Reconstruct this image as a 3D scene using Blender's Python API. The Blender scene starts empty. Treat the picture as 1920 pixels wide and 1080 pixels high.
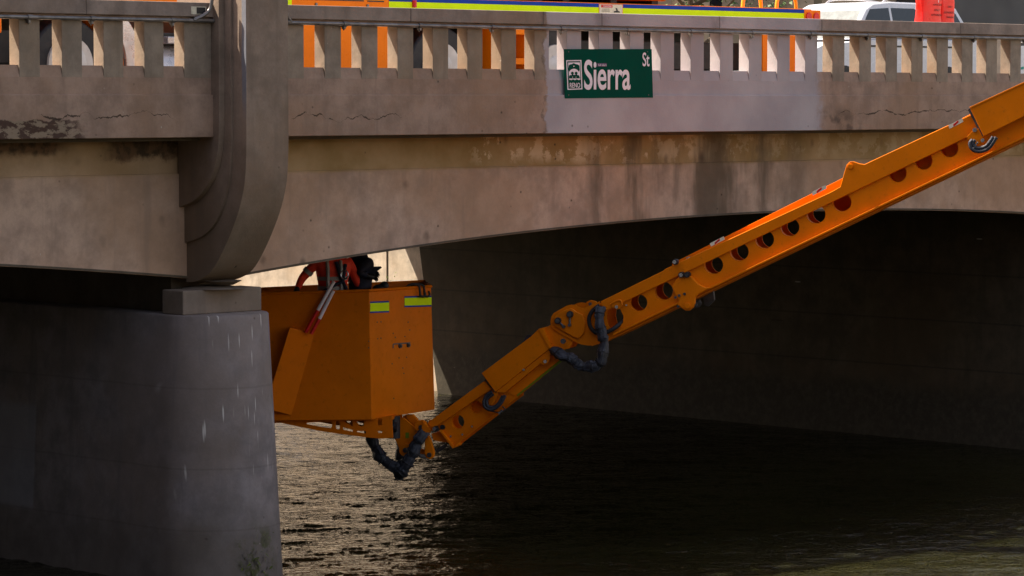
import bpy, bmesh, math, random
from mathutils import Vector, Matrix, noise as mnoise
from mathutils.geometry import tessellate_polygon
random.seed(7)
rad = math.radians
C = bpy.context.scene
COL = C.collection

# ------------------------------------------------------------------ camera
YAW, PIT, FPX = rad(44.6226), rad(3.4076), 6000.0
CAM = Vector((-22.4167, -25.8699, 0.0))
FW = Vector((math.sin(YAW)*math.cos(PIT), math.cos(YAW)*math.cos(PIT), -math.sin(PIT)))
RT = Vector((math.cos(YAW), -math.sin(YAW), 0.0))
UP = RT.cross(FW)
cd = bpy.data.cameras.new("camera"); cam = bpy.data.objects.new("camera", cd); COL.objects.link(cam)
cd.sensor_width = 36.0; cd.lens = 36.0*FPX/1920.0; cd.clip_end = 3000.0; cd.clip_start = 0.1
cam.matrix_world = Matrix(((RT.x, UP.x, -FW.x, CAM.x), (RT.y, UP.y, -FW.y, CAM.y), (RT.z, UP.z, -FW.z, CAM.z), (0, 0, 0, 1)))
C.camera = cam
# ------------------------------------------------------------------ light
SUN = Vector((-0.27, 0.50, 0.83)).normalized()
w = bpy.data.worlds.new("World"); C.world = w; w.use_nodes = True
nt = w.node_tree; bg = nt.nodes["Background"]
sky = nt.nodes.new("ShaderNodeTexSky"); sky.sky_type = 'NISHITA'; sky.sun_disc = False
sky.sun_elevation = math.asin(SUN.z); sky.sun_rotation = math.atan2(SUN.x, SUN.y)
sky.dust_density = 1.6; sky.ozone_density = 0.8
tint = nt.nodes.new("ShaderNodeMix"); tint.data_type = 'RGBA'; tint.blend_type = 'MULTIPLY'; tint.inputs[0].default_value = 1.0
tint.inputs[7].default_value = (1.0, 0.745, 0.57, 1)      # warm dusty air
nt.links.new(sky.outputs[0], tint.inputs[6]); nt.links.new(tint.outputs[2], bg.inputs[0]); bg.inputs[1].default_value = 0.15
sd = bpy.data.lights.new("sun", 'SUN'); sun = bpy.data.objects.new("sun", sd); COL.objects.link(sun)
sd.energy = 4.6; sd.angle = rad(0.53); sd.color = (1.0, 0.90, 0.74)
sun.rotation_euler = (-SUN).to_track_quat('-Z', 'Y').to_euler(); sun.location = (0, 0, 30)
C.view_settings.view_transform = 'Standard'; C.view_settings.look = 'None'
C.view_settings.exposure = 1.5; C.view_settings.gamma = 1.0
C.render.engine = 'CYCLES'
try:
    C.cycles.max_bounces = 10; C.cycles.diffuse_bounces = 4; C.cycles.caustics_reflective = False; C.cycles.caustics_refractive = False
except Exception: pass
WATER, ROAD = -5.1, -0.15

# ------------------------------------------------------------------ pixel of the 1920x1080 photo -> point on a real plane
def ray(x, y): return RT*((x-960)/FPX) + UP*((540-y)/FPX) + FW
def on(x, y, axis, v):
    d = ray(x, y); return CAM + d*((v-CAM[axis])/d[axis])
class Plane:
    def __init__(s, x, y, depth, slope):
        fh = Vector((math.sin(YAW), math.cos(YAW), 0))
        d = ray(x, y); s.p0 = CAM + d*depth
        s.n = (fh + RT*slope).normalized()      # points away from the viewer
        s.a = s.n.cross(Vector((0, 0, 1))) * -1.0
        if s.a.dot(RT) < 0: s.a = -s.a
    def __call__(s, x, y, off=0.0):
        d = ray(x, y); t = (s.p0-CAM).dot(s.n)/d.dot(s.n)
        return CAM + d*t + s.n*off

# ------------------------------------------------------------------ node helper
class M:
    def __init__(s, name, rough=0.7, metal=0.0, spec=None):
        s.m = bpy.data.materials.new(name); s.m.use_nodes = True
        s.t = s.m.node_tree; s.b = s.t.nodes["Principled BSDF"]
        s.b.inputs["Roughness"].default_value = rough; s.b.inputs["Metallic"].default_value = metal
        if spec is not None: s.b.inputs["Specular IOR Level"].default_value = spec
        s._p = None
    def nd(s, k, **kw):
        n = s.t.nodes.new(k)
        for a, b in kw.items(): setattr(n, a, b)
        return n
    def put(s, sock, v):
        if isinstance(v, bpy.types.NodeSocket): s.t.links.new(v, sock)
        elif v is not None: sock.default_value = v
    @property
    def pos(s):
        if s._p is None: s._p = s.nd("ShaderNodeTexCoord").outputs["Object"]
        return s._p
    def xyz(s):
        if not hasattr(s, '_s'):
            n = s.nd("ShaderNodeSeparateXYZ"); s.put(n.inputs[0], s.pos); s._s = n.outputs
        return s._s
    def mp(s, scale=(1, 1, 1), loc=(0, 0, 0)):
        n = s.nd("ShaderNodeMapping"); s.put(n.inputs[0], s.pos); n.inputs["Scale"].default_value = scale; n.inputs["Location"].default_value = loc
        return n.outputs[0]
    def noise(s, scale, detail=4, rough=0.55, vec=None):
        n = s.nd("ShaderNodeTexNoise"); s.put(n.inputs["Vector"], vec or s.pos)
        n.inputs["Scale"].default_value = scale; n.inputs["Detail"].default_value = detail; n.inputs["Roughness"].default_value = rough
        return n.outputs[0]
    def vor(s, scale, vec=None):
        n = s.nd("ShaderNodeTexVoronoi"); s.put(n.inputs["Vector"], vec or s.pos); n.inputs["Scale"].default_value = scale
        return n.outputs["Distance"]
    def f(s, op, a, b=None, c=None):
        n = s.nd("ShaderNodeMath", operation=op); s.put(n.inputs[0], a); s.put(n.inputs[1], b)
        if c is not None: s.put(n.inputs[2], c)
        return n.outputs[0]
    def st(s, v, lo, hi, a=0.0, b=1.0):
        n = s.nd("ShaderNodeMapRange", interpolation_type='SMOOTHSTEP'); s.put(n.inputs[0], v)
        for i, q in enumerate((lo, hi, a, b)): n.inputs[i+1].default_value = q
        return n.outputs[0]
    def mix(s, fac, a, b, mode='MIX'):
        n = s.nd("ShaderNodeMix", data_type='RGBA', blend_type=mode); s.put(n.inputs[0], fac)
        for i, q in ((6, a), (7, b)):
            if isinstance(q, tuple): q = (q[0], q[1], q[2], 1)
            s.put(n.inputs[i], q)
        return n.outputs[2]
    def color(s, v):
        if isinstance(v, tuple): v = (v[0], v[1], v[2], 1)
        s.put(s.b.inputs["Base Color"], v)
    def bump(s, h, strength=0.4, dist=0.01):
        n = s.nd("ShaderNodeBump"); s.put(n.inputs["Height"], h); n.inputs["Strength"].default_value = strength; n.inputs["Distance"].default_value = dist
        s.t.links.new(n.outputs[0], s.b.inputs["Normal"])

def plain(name, col, rough=0.6, metal=0.0, var=0.12, scale=6.0, bump=0.0, spec=None):
    m = M(name, rough, metal, spec)
    n = m.noise(scale, 4)
    d = tuple(c*(1-var) for c in col); l = tuple(min(1, c*(1+var)) for c in col)
    m.color(m.mix(m.st(n, 0.3, 0.7), d, l))
    m.put(m.b.inputs["Roughness"], m.st(m.noise(scale*2, 3), 0.2, 0.8, max(0.02, rough-0.1), min(1, rough+0.1)))
    if bump: m.bump(m.noise(scale*4, 5), bump, 0.01)
    return m.m

def cracks(m, col, specs):
    """thin ragged cracks: x0, x1, z, half width; drawn where the wall itself is cracked"""
    X, Y, Z = m.xyz()
    wob = m.f('MULTIPLY', m.f('SUBTRACT', m.noise(1.1, 7, 0.62, m.mp((1.6, 1, 0.4), (1.3, 0, 0))), 0.5), 0.42)
    for (x0, x1, z, hw, tilt) in specs:
        zz = m.f('SUBTRACT', m.f('SUBTRACT', Z, wob), m.f('ADD', z, m.f('MULTIPLY', m.f('SUBTRACT', X, x0), tilt)))
        d = m.f('ABSOLUTE', zz)
        e = m.f('MULTIPLY', m.st(X, x0, x0+0.1), m.st(X, x1-0.5, x1, 1, 0))
        wv = m.f('MULTIPLY', e, m.st(m.noise(5.0, 3), 0.38, 0.62, 0.08, 1.0))
        k = m.f('LESS_THAN', d, m.f('MULTIPLY', wv, hw))
        col = m.mix(m.f('MULTIPLY', k, 0.85), col, (0.035, 0.022, 0.015))
    return col

def concrete(name, base, spots=1.0, extra=None, crack=None, bump=0.5, warm=(1.0, 0.86, 0.68)):
    m = M(name, 0.86, 0.0, 0.25)
    X, Y, Z = m.xyz()
    big = m.noise(0.55, 5, 0.6); mid = m.noise(3.1, 6, 0.65); fine = m.noise(38, 4, 0.7)
    streak = m.noise(1.0, 5, 0.6, m.mp((5.5, 5.5, 0.45)))
    b = base
    dark = tuple(c*0.70 for c in b); lite = tuple(min(1, c*1.14) for c in b)
    warmc = tuple(c*w_*0.86 for c, w_ in zip(b, warm))
    col = m.mix(m.st(mid, 0.30, 0.68), dark, lite)
    col = m.mix(m.st(big, 0.42, 0.66, 0, 0.65), col, warmc)
    col = m.mix(m.st(streak, 0.52, 0.72, 0, 0.42), col, tuple(c*0.55 for c in b))
    col = m.mix(m.st(fine, 0.3, 0.75, 0.0, 0.22), col, tuple(c*0.6 for c in b))
    if extra: col = extra(m, col)
    # small pits and blotches
    v = m.vor(5.2, m.mp((1, 0.08, 1))); pit = m.st(v, 0.02, 0.11, 1, 0)
    gate = m.st(m.noise(1.7, 3), 0.47, 0.58)
    col = m.mix(m.f('MULTIPLY', m.f('MULTIPLY', pit, gate), 0.75*spots), col, (0.05, 0.035, 0.025))
    v2 = m.vor(9.0, m.mp((1, 0.08, 0.45), (3.1, 1.2, 7))); wt = m.st(v2, 0.03, 0.055, 1, 0)
    g2 = m.st(m.noise(0.9, 2, 0.5, m.mp((1, 1, 1), (5, 2, 9))), 0.55, 0.62)
    col = m.mix(m.f('MULTIPLY', m.f('MULTIPLY', wt, g2), 0.6*spots), col, (0.62, 0.58, 0.52))
    if crack: col = cracks(m, col, crack)
    m.color(col)
    h = m.f('ADD', m.f('MULTIPLY', mid, 0.5), m.f('MULTIPLY', fine, 0.35))
    h = m.f('SUBTRACT', h, m.f('MULTIPLY', m.f('MULTIPLY', pit, gate), 0.5))
    m.bump(h, bump, 0.012)
    return m.m

CONC = (0.37, 0.255, 0.195)
def patch_paint(m, col):
    """newer pinkish grey repair coat between two ragged edges"""
    X, Y, Z = m.xyz()
    e = m.f('ADD', X, m.f('MULTIPLY', m.f('SUBTRACT', m.noise(3.0, 6, 0.7), 0.5), 0.5))
    k = m.f('MULTIPLY', m.st(e, 3.62, 3.68), m.st(e, 8.40, 8.62, 1, 0))
    pc = m.mix(m.st(m.noise(1.2, 5), 0.35, 0.7), (0.37, 0.335, 0.36), (0.47, 0.43, 0.45))
    col = m.mix(m.f('MULTIPLY', k, 0.88), col, pc)
    rim = m.f('MULTIPLY', m.st(m.f('ABSOLUTE', m.f('SUBTRACT', e, 3.63)), 0.0, 0.05, 1, 0), m.st(m.noise(6, 5), 0.46, 0.58))
    col = m.mix(m.f('MULTIPLY', rim, 0.55), col, (0.10, 0.07, 0.05))
    # dark ragged stain beside the coat and rust coloured streaks
    k2 = m.f('MULTIPLY', m.st(e, 8.45, 8.6), m.st(e, 9.0, 9.5, 1, 0))
    k2 = m.f('MULTIPLY', k2, m.f('MULTIPLY', m.st(Z, -0.05, -0.3), m.st(m.noise(4.0, 4), 0.42, 0.6)))
    return m.mix(m.f('MULTIPLY', k2, 0.7), col, (0.075, 0.055, 0.045))
def fascia_extra(m, col):
    col = patch_paint(m, col)
    X, Y, Z = m.xyz()
    # spalled, rust stained patch at the far left bottom
    e = m.f('ADD', X, m.f('MULTIPLY', m.f('SUBTRACT', m.noise(4.0, 5), 0.5), 0.8))
    k = m.f('MULTIPLY', m.st(e, -3.1, -2.9, 1, 0), m.st(m.f('ADD', Z, m.f('MULTIPLY', m.noise(6.0, 4), 0.12)), -0.175, -0.16, 1, 0))
    sp = m.mix(m.st(m.noise(5.5, 6, 0.7, m.mp((1, 1, 2.2))), 0.46, 0.54), (0.035, 0.014, 0.010), (0.26, 0.20, 0.14))
    return m.mix(m.f('MULTIPLY', k, 0.85), col, sp)
def beam_extra(m, col):
    X, Y, Z = m.xyz()
    wob = m.f('MULTIPLY', m.f('SUBTRACT', m.noise(2.2, 6, 0.7), 0.5), 0.5)
    zz = m.f('ADD', Z, wob)
    # darker olive brown band on the recessed strip
    band = m.f('MULTIPLY', m.st(m.f('ADD', Z, m.f('MULTIPLY', wob, 0.15)), -0.84, -0.79), m.st(X, -1.0, -0.4, 0.55, 0.95))
    col = m.mix(band, col, m.mix(m.st(m.noise(1.5, 5), 0.35, 0.65), (0.33, 0.215, 0.085), (0.47, 0.32, 0.17)))
    # flaking lighter plaster right of the middle
    fl = m.f('MULTIPLY', m.st(m.noise(2.9, 8, 0.72, m.mp((1, 1, 0.9), (2.3, 0, 1.7))), 0.49, 0.53), m.f('MULTIPLY', m.st(X, 2.9, 3.3), m.st(X, 5.0, 8.5, 1, 0.35)))
    fl = m.f('MULTIPLY', fl, m.st(m.f('ADD', Z, m.f('MULTIPLY', wob, 0.7)), -0.82, -0.66))
    col = m.mix(m.f('MULTIPLY', fl, 0.85), col, (0.70, 0.55, 0.39))
    # damp runs in the middle of the span
    run = m.f('MULTIPLY', m.f('MULTIPLY', m.st(X, 4.7, 5.2), m.st(X, 7.8, 9.6, 1, 0)), m.st(m.noise(1.0, 5, 0.6, m.mp((1.7, 1.7, 0.35), (4, 0, 0))), 0.40, 0.60))
    col = m.mix(m.f('MULTIPLY', run, 0.85), col, (0.125, 0.09, 0.06))
    # brown blots
    v = m.vor(2.4, m.mp((1, 0.05, 0.7), (0.4, 0.7, 0.2))); v = m.f('ADD', v, m.f('MULTIPLY', m.f('SUBTRACT', m.noise(9, 4), 0.5), 0.12)); bl = m.f('MULTIPLY', m.st(v, 0.03, 0.17, 1, 0), m.st(m.noise(0.8, 2), 0.44, 0.54))
    col = m.mix(m.f('MULTIPLY', bl, 0.62), col, (0.10, 0.065, 0.045))
    # rusty nest of stains in the corner under the left fascia
    k = m.f('MULTIPLY', m.st(m.f('ADD', Z, m.f('MULTIPLY', wob, 0.9)), -0.70, -0.60), m.st(m.f('ADD', X, wob), -2.35, -1.95))
    k = m.f('MULTIPLY', k, m.st(X, -1.1, -1.0, 1, 0))
    k3 = m.f('MULTIPLY', m.st(m.f('ADD', Z, m.f('MULTIPLY', wob, 0.5)), -0.62, -0.52), m.st(X, -2.5, -2.9))
    k = m.f('MAXIMUM', k, k3)
    col = m.mix(m.f('MULTIPLY', k, 0.9), col, m.mix(m.st(m.noise(9, 5), 0.4, 0.6), (0.03, 0.018, 0.012), (0.13, 0.07, 0.04)))
    return col
def pil_extra(m, col):
    X, Y, Z = m.xyz()
    # blue paint run on the left side face, then darker and browner towards the bottom
    k = m.f('MULTIPLY', m.st(m.f('ADD', Y, m.f('MULTIPLY', m.noise(3, 3), 0.05)), -0.345, -0.36), m.f('MULTIPLY', m.st(X, -1.172, -1.165, 1, 0), m.st(m.f('ADD', Z, m.f('MULTIPLY', m.noise(1.4, 5), 0.7)), 0.0, 0.5)))
    col = m.mix(m.f('MULTIPLY', k, 0.8), col, (0.15, 0.19, 0.26))
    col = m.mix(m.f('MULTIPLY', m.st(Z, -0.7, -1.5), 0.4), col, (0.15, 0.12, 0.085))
    return col
def pier_extra(m, col):
    X, Y, Z = m.xyz()
    # long thin white droppings
    v = m.vor(1.0, m.mp((24, 1.2, 2.0))); a = m.st(v, 0.08, 0.24, 1, 0)
    g = m.f('MULTIPLY', m.st(m.noise(1.6, 2), 0.42, 0.54), m.f('MULTIPLY', m.st(Y, 0.9, 0.3), m.st(Z, -4.3, -3.9)))
    col = m.mix(m.f('MULTIPLY', m.f('MULTIPLY', a, g), 0.8), col, (0.72, 0.68, 0.64))
    # waterline darkening and moss
    zz = m.f('ADD', Z, m.f('MULTIPLY', m.f('SUBTRACT', m.noise(2.5, 5), 0.5), 0.8))
    col = m.mix(m.st(zz, -4.0, -4.9, 0, 0.55), col, (0.10, 0.085, 0.065))
    mo = m.f('MULTIPLY', m.f('MULTIPLY', m.st(zz, -4.4, -4.9), m.st(m.f('ABSOLUTE', m.f('ADD', X, 0.9)), 0.35, 0.1)), m.st(m.noise(5.3, 5, 0.7), 0.50, 0.6))
    col = m.mix(m.f('MULTIPLY', mo, 0.8), col, (0.07, 0.08, 0.02))
    # bluish cover coat rolled over the side face
    e = m.f('MULTIPLY', m.f('MULTIPLY', m.st(Y, 2.65, 2.7), m.st(Z, -4.55, -4.45)), m.st(Z, -3.3, -3.45))
    for z_ in (-3.02, -3.86, -4.5):
        ln = m.st(m.f('ABSOLUTE', m.f('SUBTRACT', m.f('ADD', Z, m.f('MULTIPLY', m.noise(3, 3), 0.02)), z_)), 0.003, 0.016, 0.22, 0)
        col = m.mix(ln, col, (0.09, 0.07, 0.06))
    return m.mix(m.f('MULTIPLY', e, 0.30), col, (0.42, 0.46, 0.55))
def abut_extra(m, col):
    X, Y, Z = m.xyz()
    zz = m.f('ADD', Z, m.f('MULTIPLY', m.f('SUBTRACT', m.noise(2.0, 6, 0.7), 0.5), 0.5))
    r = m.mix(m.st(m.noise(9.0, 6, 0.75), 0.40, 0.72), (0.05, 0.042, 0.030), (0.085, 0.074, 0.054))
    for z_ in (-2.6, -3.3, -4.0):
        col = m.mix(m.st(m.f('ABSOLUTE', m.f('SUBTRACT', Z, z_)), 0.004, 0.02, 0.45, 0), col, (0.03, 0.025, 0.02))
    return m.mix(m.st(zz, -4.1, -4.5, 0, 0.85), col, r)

MT = {}
MT['panel'] = concrete("parapet_concrete", CONC, extra=patch_paint)
MT['fascia'] = concrete("fascia_concrete", CONC, extra=fascia_extra, crack=[(-3.5, -1.7, -0.19, 0.011, 0.01), (-0.25, 1.5, -0.22, 0.009, 0), (8.8, 11.7, -0.20, 0.010, 0.01)])
def cap_extra(m, col):
    col = patch_paint(m, col); X, Y, Z = m.xyz()
    for x_ in (-2.9, 1.52, 3.58, 4.55, 6.6, 8.52, 11.35):
        wv = m.f('ADD', X, m.f('MULTIPLY', m.noise(7, 4), 0.03))
        col = m.mix(m.st(m.f('ABSOLUTE', m.f('SUBTRACT', wv, x_+0.015)), 0.002, 0.014, 0.7, 0), col, (0.05, 0.035, 0.03))
        col = m.mix(m.f('MULTIPLY', m.st(m.f('ABSOLUTE', m.f('SUBTRACT', wv, x_)), 0.0, 0.22, 0.4, 0), m.st(m.noise(5, 4), 0.42, 0.6)), col, (0.10, 0.08, 0.07))
    return col
MT['cap'] = concrete("cap_concrete", (0.30, 0.235, 0.20), extra=cap_extra, spots=0.5)
MT['baluster'] = concrete("baluster_concrete", (0.315, 0.25, 0.195), extra=patch_paint, spots=0.5)
MT['beam'] = concrete("beam_concrete", (0.55, 0.385, 0.295), extra=beam_extra, spots=1.2)
MT['pil'] = concrete("pilaster_concrete", (0.30, 0.225, 0.175), extra=pil_extra)
MT['pier'] = concrete("pier_concrete", (0.27, 0.238, 0.24), extra=pier_extra, spots=0.8)
MT['block'] = concrete("cap_block_concrete", (0.27, 0.225, 0.195))
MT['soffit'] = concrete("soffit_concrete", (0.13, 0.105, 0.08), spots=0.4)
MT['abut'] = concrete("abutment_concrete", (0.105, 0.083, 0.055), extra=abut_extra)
MT['bank'] = concrete("bank_wall_concrete", (0.57, 0.48, 0.38), spots=0.6)
MT['orange'] = None
def paint_orange(name, c, dirt=0.25, rough=0.38):
    m = M(name, rough, 0.0, 0.14)
    n = m.noise(1.8, 6, 0.65); g = m.noise(14, 5, 0.7)
    col = m.mix(m.st(n, 0.35, 0.7), c, tuple(q*0.86 for q in c))
    col = m.mix(m.f('MULTIPLY', m.st(g, 0.56, 0.74), dirt), col, (0.16, 0.05, 0.004))
    sc = m.noise(1.0, 6, 0.7, m.mp((30, 30, 3)))
    col = m.mix(m.f('MULTIPLY', m.st(sc, 0.63, 0.72), dirt*0.9), col, (0.45, 0.16, 0.02))
    m.color(col)
    m.put(m.b.inputs["Roughness"], m.st(g, 0.2, 0.8, rough-0.08, rough+0.16))
    m.bump(m.noise(3.0, 3), 0.08, 0.02)
    return m.m
MT['orange'] = paint_orange("boom_orange_paint", (0.80, 0.20, 0.0005))
MT['bucket'] = paint_orange("bucket_orange_paint", (0.76, 0.175, 0.0005), 0.3, 0.45)
MT['truck'] = paint_orange("truck_orange_paint", (0.98, 0.22, 0.002), 0.08, 0.3)
MT['lime'] = plain("lime_tape", (0.70, 0.95, 0.004), 0.6, var=0.04, spec=0.1)
MT['limed'] = plain("lime_tape_dull", (0.20, 0.26, 0.01), 0.5, var=0.12)
MT['blue'] = plain("blue_tape", (0.008, 0.05, 0.36), 0.5, spec=0.1)
MT['black'] = plain("black_rubber", (0.012, 0.012, 0.016), 0.6, bump=0.2)
MT['hose'] = plain("hose_sleeve", (0.028, 0.032, 0.046), 0.55, var=0.35, scale=14, bump=0.6)
MT['steel'] = plain("galvanised_pipe", (0.17, 0.16, 0.16), 0.42, 0.55, var=0.3, scale=9)
MT['chrome'] = plain("bolt_steel", (0.60, 0.62, 0.66), 0.25, 0.9)
MT['pin'] = plain("pin_steel", (0.10, 0.10, 0.11), 0.4, 0.6, var=0.3)
MT['sign'] = plain("sign_green", (0.0005, 0.062, 0.040), 0.6, var=0.08, scale=3, spec=0.03)
MT['white'] = plain("sign_white", (0.80, 0.72, 0.78), 0.5, var=0.06)
MT['paper'] = plain("label_white", (0.72, 0.66, 0.52), 0.6, var=0.1, scale=30)
MT['red'] = plain("marker_red", (0.62, 0.012, 0.012), 0.4)
MT['redbag'] = plain("red_plastic", (0.95, 0.012, 0.008), 0.35, var=0.1, scale=5, bump=0.3)
MT['dark'] = plain("dark_gear", (0.02, 0.018, 0.018), 0.6)
MT['carwhite'] = plain("car_white", (0.60, 0.62, 0.68), 0.25, var=0.03)
MT['glass'] = plain("tinted_glass", (0.012, 0.016, 0.022), 0.06, var=0.1)
MT['silver'] = plain("brushed_silver", (0.60, 0.57, 0.58), 0.3, 0.5)
MT['hub'] = plain("white_hub", (0.62, 0.60, 0.58), 0.35, 0.1)
MT['jacket'] = plain("red_jacket", (0.98, 0.055, 0.02), 0.75, var=0.2, scale=12, bump=0.4)
MT['reflect'] = plain("grey_reflective", (0.34, 0.32, 0.31), 0.5)
MT['navy'] = plain("navy_cloth", (0.012, 0.014, 0.035), 0.8, var=0.3, scale=12, bump=0.4)
MT['skin'] = plain("skin", (0.45, 0.26, 0.18), 0.55)
MT['hair'] = plain("brown_hair", (0.04, 0.025, 0.015), 0.6)
MT['sticker'] = plain("purple_sticker", (0.10, 0.05, 0.13), 0.5)
MT['asphalt'] = plain("asphalt", (0.10, 0.098, 0.095), 0.9, var=0.25, scale=8, bump=0.4)
MT['walk'] = plain("sidewalk_concrete", (0.36, 0.33, 0.28), 0.85, bump=0.3)
MT['soil'] = plain("ground_soil", (0.12, 0.10, 0.065), 0.95, var=0.3, scale=1.2, bump=0.4)
MT['tan'] = plain("tan_stucco", (0.40, 0.31, 0.22), 0.85, var=0.15, scale=2.0, bump=0.3)
MT['grey'] = plain("grey_cladding", (0.075, 0.072, 0.075), 0.7, var=0.15, scale=1.2)
MT['leaf'] = plain("leaf_green", (0.055, 0.10, 0.02), 0.6, var=0.5, scale=3)
MT['bark'] = plain("bark", (0.10, 0.07, 0.045), 0.9, bump=0.5)
MT['bollard'] = plain("bollard_beige", (0.42, 0.33, 0.25), 0.8)
MT['hoop'] = plain("hoop_orange", (0.92, 0.36, 0.01), 0.4)
MT['moss'] = plain("moss_green", (0.10, 0.13, 0.015), 0.8, var=0.4, scale=8)

# ------------------------------------------------------------------ mesh helper
class MB:
    def __init__(s): s.v = []; s.f = []
    def add(s, vs, fs):
        o = len(s.v); s.v += [Vector(p) for p in vs]; s.f += [tuple(i+o for i in q) for q in fs]; return s
    def box(s, x0, x1, y0, y1, z0, z1):
        return s.add([(x0, y0, z0), (x1, y0, z0), (x1, y1, z0), (x0, y1, z0), (x0, y0, z1), (x1, y0, z1), (x1, y1, z1), (x0, y1, z1)],
                     [(0, 3, 2, 1), (4, 5, 6, 7), (0, 1, 5, 4), (1, 2, 6, 5), (2, 3, 7, 6), (3, 0, 4, 7)])
    def prism(s, base, ext):
        """base: list of Vector (closed outline), ext: Vector; concave outlines are fine"""
        return s.plate([base], ext)
    def plate(s, loops, ext):
        loops = [[Vector(p) for p in l] for l in loops]; ext = Vector(ext)
        tris = tessellate_polygon(loops); flat = [p for l in loops for p in l]; n = len(flat)
        nrm = Vector((0, 0, 0))
        for a, b, c in tris: nrm += (flat[b]-flat[a]).cross(flat[c]-flat[a]) if False else Vector((0, 0, 0))
        fs = []
        for a, b, c in tris:
            k = (flat[b]-flat[a]).cross(flat[c]-flat[a]).dot(ext)
            if k > 0: fs += [(a, c, b), (a+n, b+n, c+n)]
            else: fs += [(a, b, c), (a+n, c+n, b+n)]
        o = 0
        for l in loops:
            m_ = len(l)
            for i in range(m_): j = (i+1) % m_; fs.append((o+i, o+j, o+j+n, o+i+n))
            o += m_
        return s.add(flat+[p+ext for p in flat], fs)
    def tube(s, pts, r, seg=12, cap=True, rs=None):
        pts = [Vector(p) for p in pts]; n = len(pts); rings = []; prev = None
        for i, p in enumerate(pts):
            t = (pts[min(i+1, n-1)]-pts[max(i-1, 0)]).normalized()
            if prev is None:
                a = t.orthogonal().normalized()
            else:
                a = (prev-t*prev.dot(t)).normalized()
            prev = a; b = t.cross(a); rr = rs[i] if rs else r
            rings.append([p+a*(rr*math.cos(2*math.pi*k/seg))+b*(rr*math.sin(2*math.pi*k/seg)) for k in range(seg)])
        vs = [q for g in rings for q in g]; fs = []
        for i in range(n-1):
            for k in range(seg):
                k2 = (k+1) % seg; fs.append((i*seg+k, i*seg+k2, (i+1)*seg+k2, (i+1)*seg+k))
        if cap: fs.append(tuple(range(seg))[::-1]); fs.append(tuple((n-1)*seg+k for k in range(seg)))
        return s.add(vs, fs)
    def cyl(s, a, b, r, r2=None, seg=20): return s.tube([a, b], r, seg, True, [r, r if r2 is None else r2])
    def ball(s, c, r, seg=12, sc=(1, 1, 1)):
        c = Vector(c); vs = []; fs = []
        R_ = seg//2
        for i in range(R_+1):
            th = math.pi*i/R_
            for k in range(seg):
                ph = 2*math.pi*k/seg; vs.append(c+Vector((r*sc[0]*math.sin(th)*math.cos(ph), r*sc[1]*math.sin(th)*math.sin(ph), r*sc[2]*math.cos(th))))
        for i in range(R_):
            for k in range(seg):
                k2 = (k+1) % seg; fs.append((i*seg+k, (i+1)*seg+k, (i+1)*seg+k2, i*seg+k2))
        return s.add(vs, fs)
    def build(s, name, mat, parent=None, bevel=0.0, smooth=False, angle=40):
        me = bpy.data.meshes.new(name); me.from_pydata([tuple(p) for p in s.v], [], s.f)
        bm = bmesh.new(); bm.from_mesh(me)
        bmesh.ops.remove_doubles(bm, verts=bm.verts, dist=1e-5)
        bmesh.ops.dissolve_degenerate(bm, edges=bm.edges, dist=1e-6)
        bmesh.ops.recalc_face_normals(bm, faces=bm.faces)
        bm.to_mesh(me); bm.free()
        o = bpy.data.objects.new(name, me); COL.objects.link(o)
        mats = mat if isinstance(mat, list) else [mat]
        for q in mats: me.materials.append(q)
        if parent: o.parent = parent; o.matrix_parent_inverse = Matrix.Translation(-world_loc(parent))
        if bevel:
            b = o.modifiers.new("bevel", 'BEVEL'); b.width = bevel; b.segments = 2; b.limit_method = 'ANGLE'; b.angle_limit = rad(35)
        if smooth:
            for p in me.polygons: p.use_smooth = True
            try: me.set_sharp_from_angle(angle=rad(angle))
            except Exception: pass
        return o
def world_loc(o):
    v = Vector(o.location)
    if o.parent: v = v+o.matrix_parent_inverse.to_translation()+world_loc(o.parent)
    return v
def tag(o, label=None, cat=None, group=None, kind=None):
    for k, v in (('label', label), ('category', cat), ('group', group), ('kind', kind)):
        if v: o[k] = v
    return o
def empty(name, loc, label, cat, group=None):
    o = bpy.data.objects.new(name, None); COL.objects.link(o); o.location = loc; o.empty_display_size = 0.2
    return tag(o, label, cat, group)
def circle(cx, cy, r, n=28, ry=None):
    ry = ry or r
    return [(cx+r*math.cos(2*math.pi*k/n), cy+ry*math.sin(2*math.pi*k/n)) for k in range(n)]
def smooth_path(pts, sub=6):
    pts = [Vector(p) for p in pts]; out = []
    for i in range(len(pts)-1):
        p0 = pts[max(i-1, 0)]; p1 = pts[i]; p2 = pts[i+1]; p3 = pts[min(i+2, len(pts)-1)]
        for k in range(sub):
            t = k/sub
            out.append(0.5*((2*p1)+(-p0+p2)*t+(2*p0-5*p1+4*p2-p3)*t*t+(-p0+3*p1-3*p2+p3)*t**3))
    out.append(pts[-1]); return out
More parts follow.
